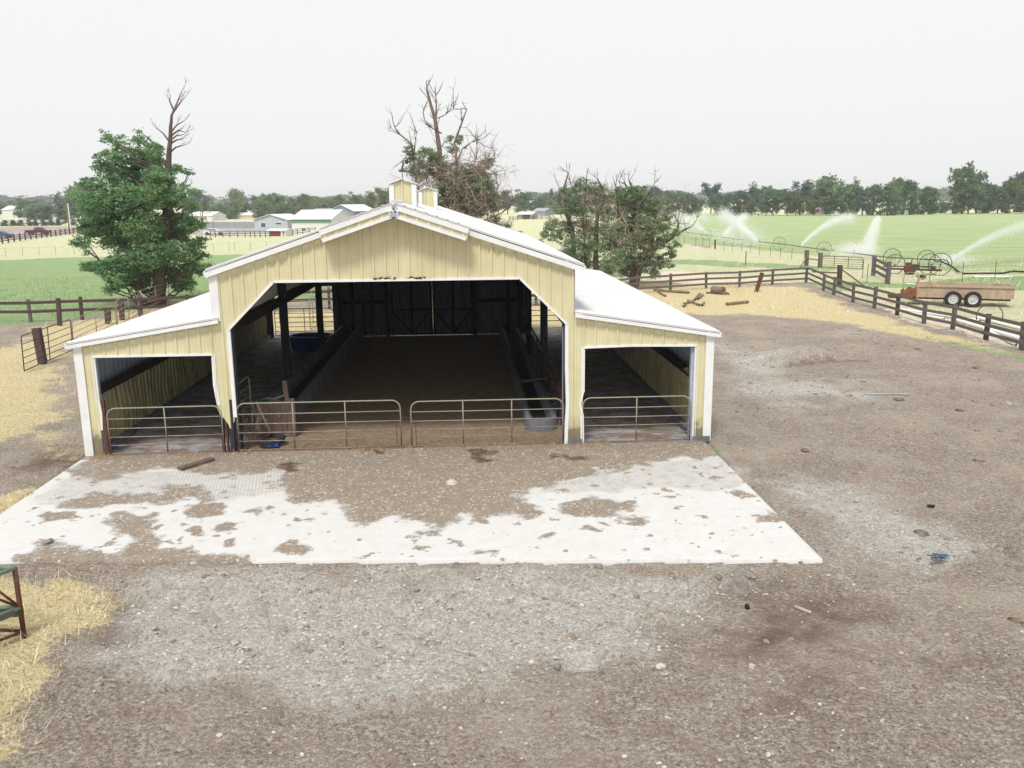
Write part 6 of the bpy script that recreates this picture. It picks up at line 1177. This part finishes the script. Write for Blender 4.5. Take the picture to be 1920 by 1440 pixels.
# vehicles on the road
def car(u, v, L0, bodyc, label, kind, name, cat, heading=0.):
    g_ = at(u, v); T = thing(name, g_, label, cat); m_ = mat(name+'_paint', lin(bodyc, .85), None, 2, .35, bump=0); f = Vector((math.cos(heading), math.sin(heading), 0)); s = Vector((-f.y, f.x, 0)); P = lambda a, b, z_: Vector(g_)+f*a+s*b+Vector((0, 0, z_))
    h = L0/2; w_ = .95
    prof = [(-h, .5), (-h, 1.0), (-h+.1, 1.12), (-.1*h, 1.12), (0, 1.12), (h*.5, 1.1), (h-.1, 1.0), (h, .8), (h, .5)] if kind == 'pickup' else [(-h, .45), (-h, .95), (-h+.4, 1.0), (h*.4, .98), (h-.1, .85), (h, .7), (h, .45)]
    def ex_(pr, nm, mm, ww):
        mb = MB(); n = len(pr); mb.add([P(a, sd_*ww, z_) for sd_ in (-1, 1) for a, z_ in pr], [tuple(range(n)), tuple(range(2*n-1, n-1, -1))]+[(i, n+i, n+(i+1) % n, (i+1) % n) for i in range(n)]); return mb.build(nm, mm, T)
    ex_(prof, 'body', m_, w_)
    cab = [(-.25*h, 1.1), (-.18*h, 1.72), (.28*h, 1.74), (.55*h, 1.1)] if kind == 'pickup' else [(-.75*h, .97), (-.5*h, 1.42), (.15*h, 1.42), (.5*h, .97)]
    ex_(cab, 'cab', m_, w_*.86); wn = [(cab[0][0]+.18, cab[0][1]+.08), (cab[1][0]+.1, cab[1][1]-.12), (cab[2][0]-.08, cab[2][1]-.12), (cab[3][0]-.25, cab[3][1]+.08)]; ex_(wn, 'window', M['glass'], w_*.875)
    for a in (-h*.62, h*.62):
        for b in (-w_, w_): mb = MB(); mb.disc(P(a, b*.92, .38), [(.001, -.12), (.2, -.12), (.38, -.1), (.38, .1), (.2, .12), (.001, .12)], tuple(s), 18); wh = mb.build('wheel', M['black'], T); mb = MB(); mb.disc(P(a, b*1.05, .38), [(.001, -.01), (.2, -.01), (.2, .01), (.001, .01)], tuple(s), 12); mb.build('rim', M['pipe'], wh)
    for b in (-.6, .6): mb = MB(); mb.box(tuple(P(h, b, .78)), (.06, .3, .16), heading); mb.build('headlight', M['rim'], T)
    return T
car(72.5, 440, 5.3, (112, 44, 72), 'maroon pickup truck driving on the road behind the rail fence', 'pickup', 'pickup_truck', 'truck', .05)
car(3, 446, 4.6, (74, 100, 140), 'blue car cut by the left edge on the road', 'car', 'car', 'car', .05)
car(402, 441, 4.4, (235, 235, 235), 'white parked car left of the grey rail fence', 'car', 'parked_car', 'car', .1); 
# utility poles and lines
def upole(u, v, ut, vt, r, m, label, arm=True):
    b = at(u, v); tp = at(ut, vt, y=b[1]); T = thing('utility_pole', b, label, 'pole'); mb = MB(); mb.tube([tuple(b), tuple(tp)], [r, r*.7], 8); mb.build('shaft', m, T)
    if arm: mb = MB(); mb.beam(tuple(tp-[1.2, 0, .5]), tuple(tp+[1.2, 0, -.5]), .14, .14); mb.build('crossarm', m, T); mb = MB(); [mb.disc(tuple(tp+[q, 0, -.42]), [(.08, 0), (.1, .15), (.03, .3)], (0, 0, 1), 8) for q in (-1.1, 0.01, 1.1)]; mb.build('insulator', M['glass'], T)
    return tp
p1 = upole(133, 430, 127, 381, .22, WT, 'pale leaning utility pole by the road', False); p2 = upole(130, 432, 123, 366, .2, M['wood'], 'brown utility pole just behind the pale one'); p3 = upole(381, 420, 377, 371, .2, M['wood'], 'utility pole right of the big leafy tree'); 
p4 = upole(378, 420, 375, 384, .16, M['wood'], 'thin pole beside the utility pole', False)
far_l = at(-300, 400, y=p2[1]+40)
for i, dz in enumerate((0, -1.2)):
    tag(MB().tube([tuple(np.array(p2)*(1-t_)+np.array(far_l)*t_+np.array([0, 0, dz-9*t_*(1-t_)])) for t_ in np.linspace(0, 1, 12)], .05, 3).build('power_line', M['pipe']), ('upper' if i == 0 else 'lower')+' power line running left from the brown utility pole', 'power line')
# ------------------------------------------------------------------ thin summer haze over the fields
hz_ = bpy.data.materials.new('thin_haze'); hz_.use_nodes = True; ht = hz_.node_tree; ht.nodes.clear()
hv = ht.nodes.new('ShaderNodeVolumePrincipled'); hv.inputs['Density'].default_value = .00034; hv.inputs['Color'].default_value = (.97, .985, 1, 1); hv.inputs['Anisotropy'].default_value = .2
ho = ht.nodes.new('ShaderNodeOutputMaterial'); ht.links.new(hv.outputs[0], ho.inputs['Volume'])
tag(MB().bb(-1450, 1450, -190, 1750, -1.6, 17.5).build('haze', hz_), 'thin pale summer haze over the fields', 'haze', kind='stuff')
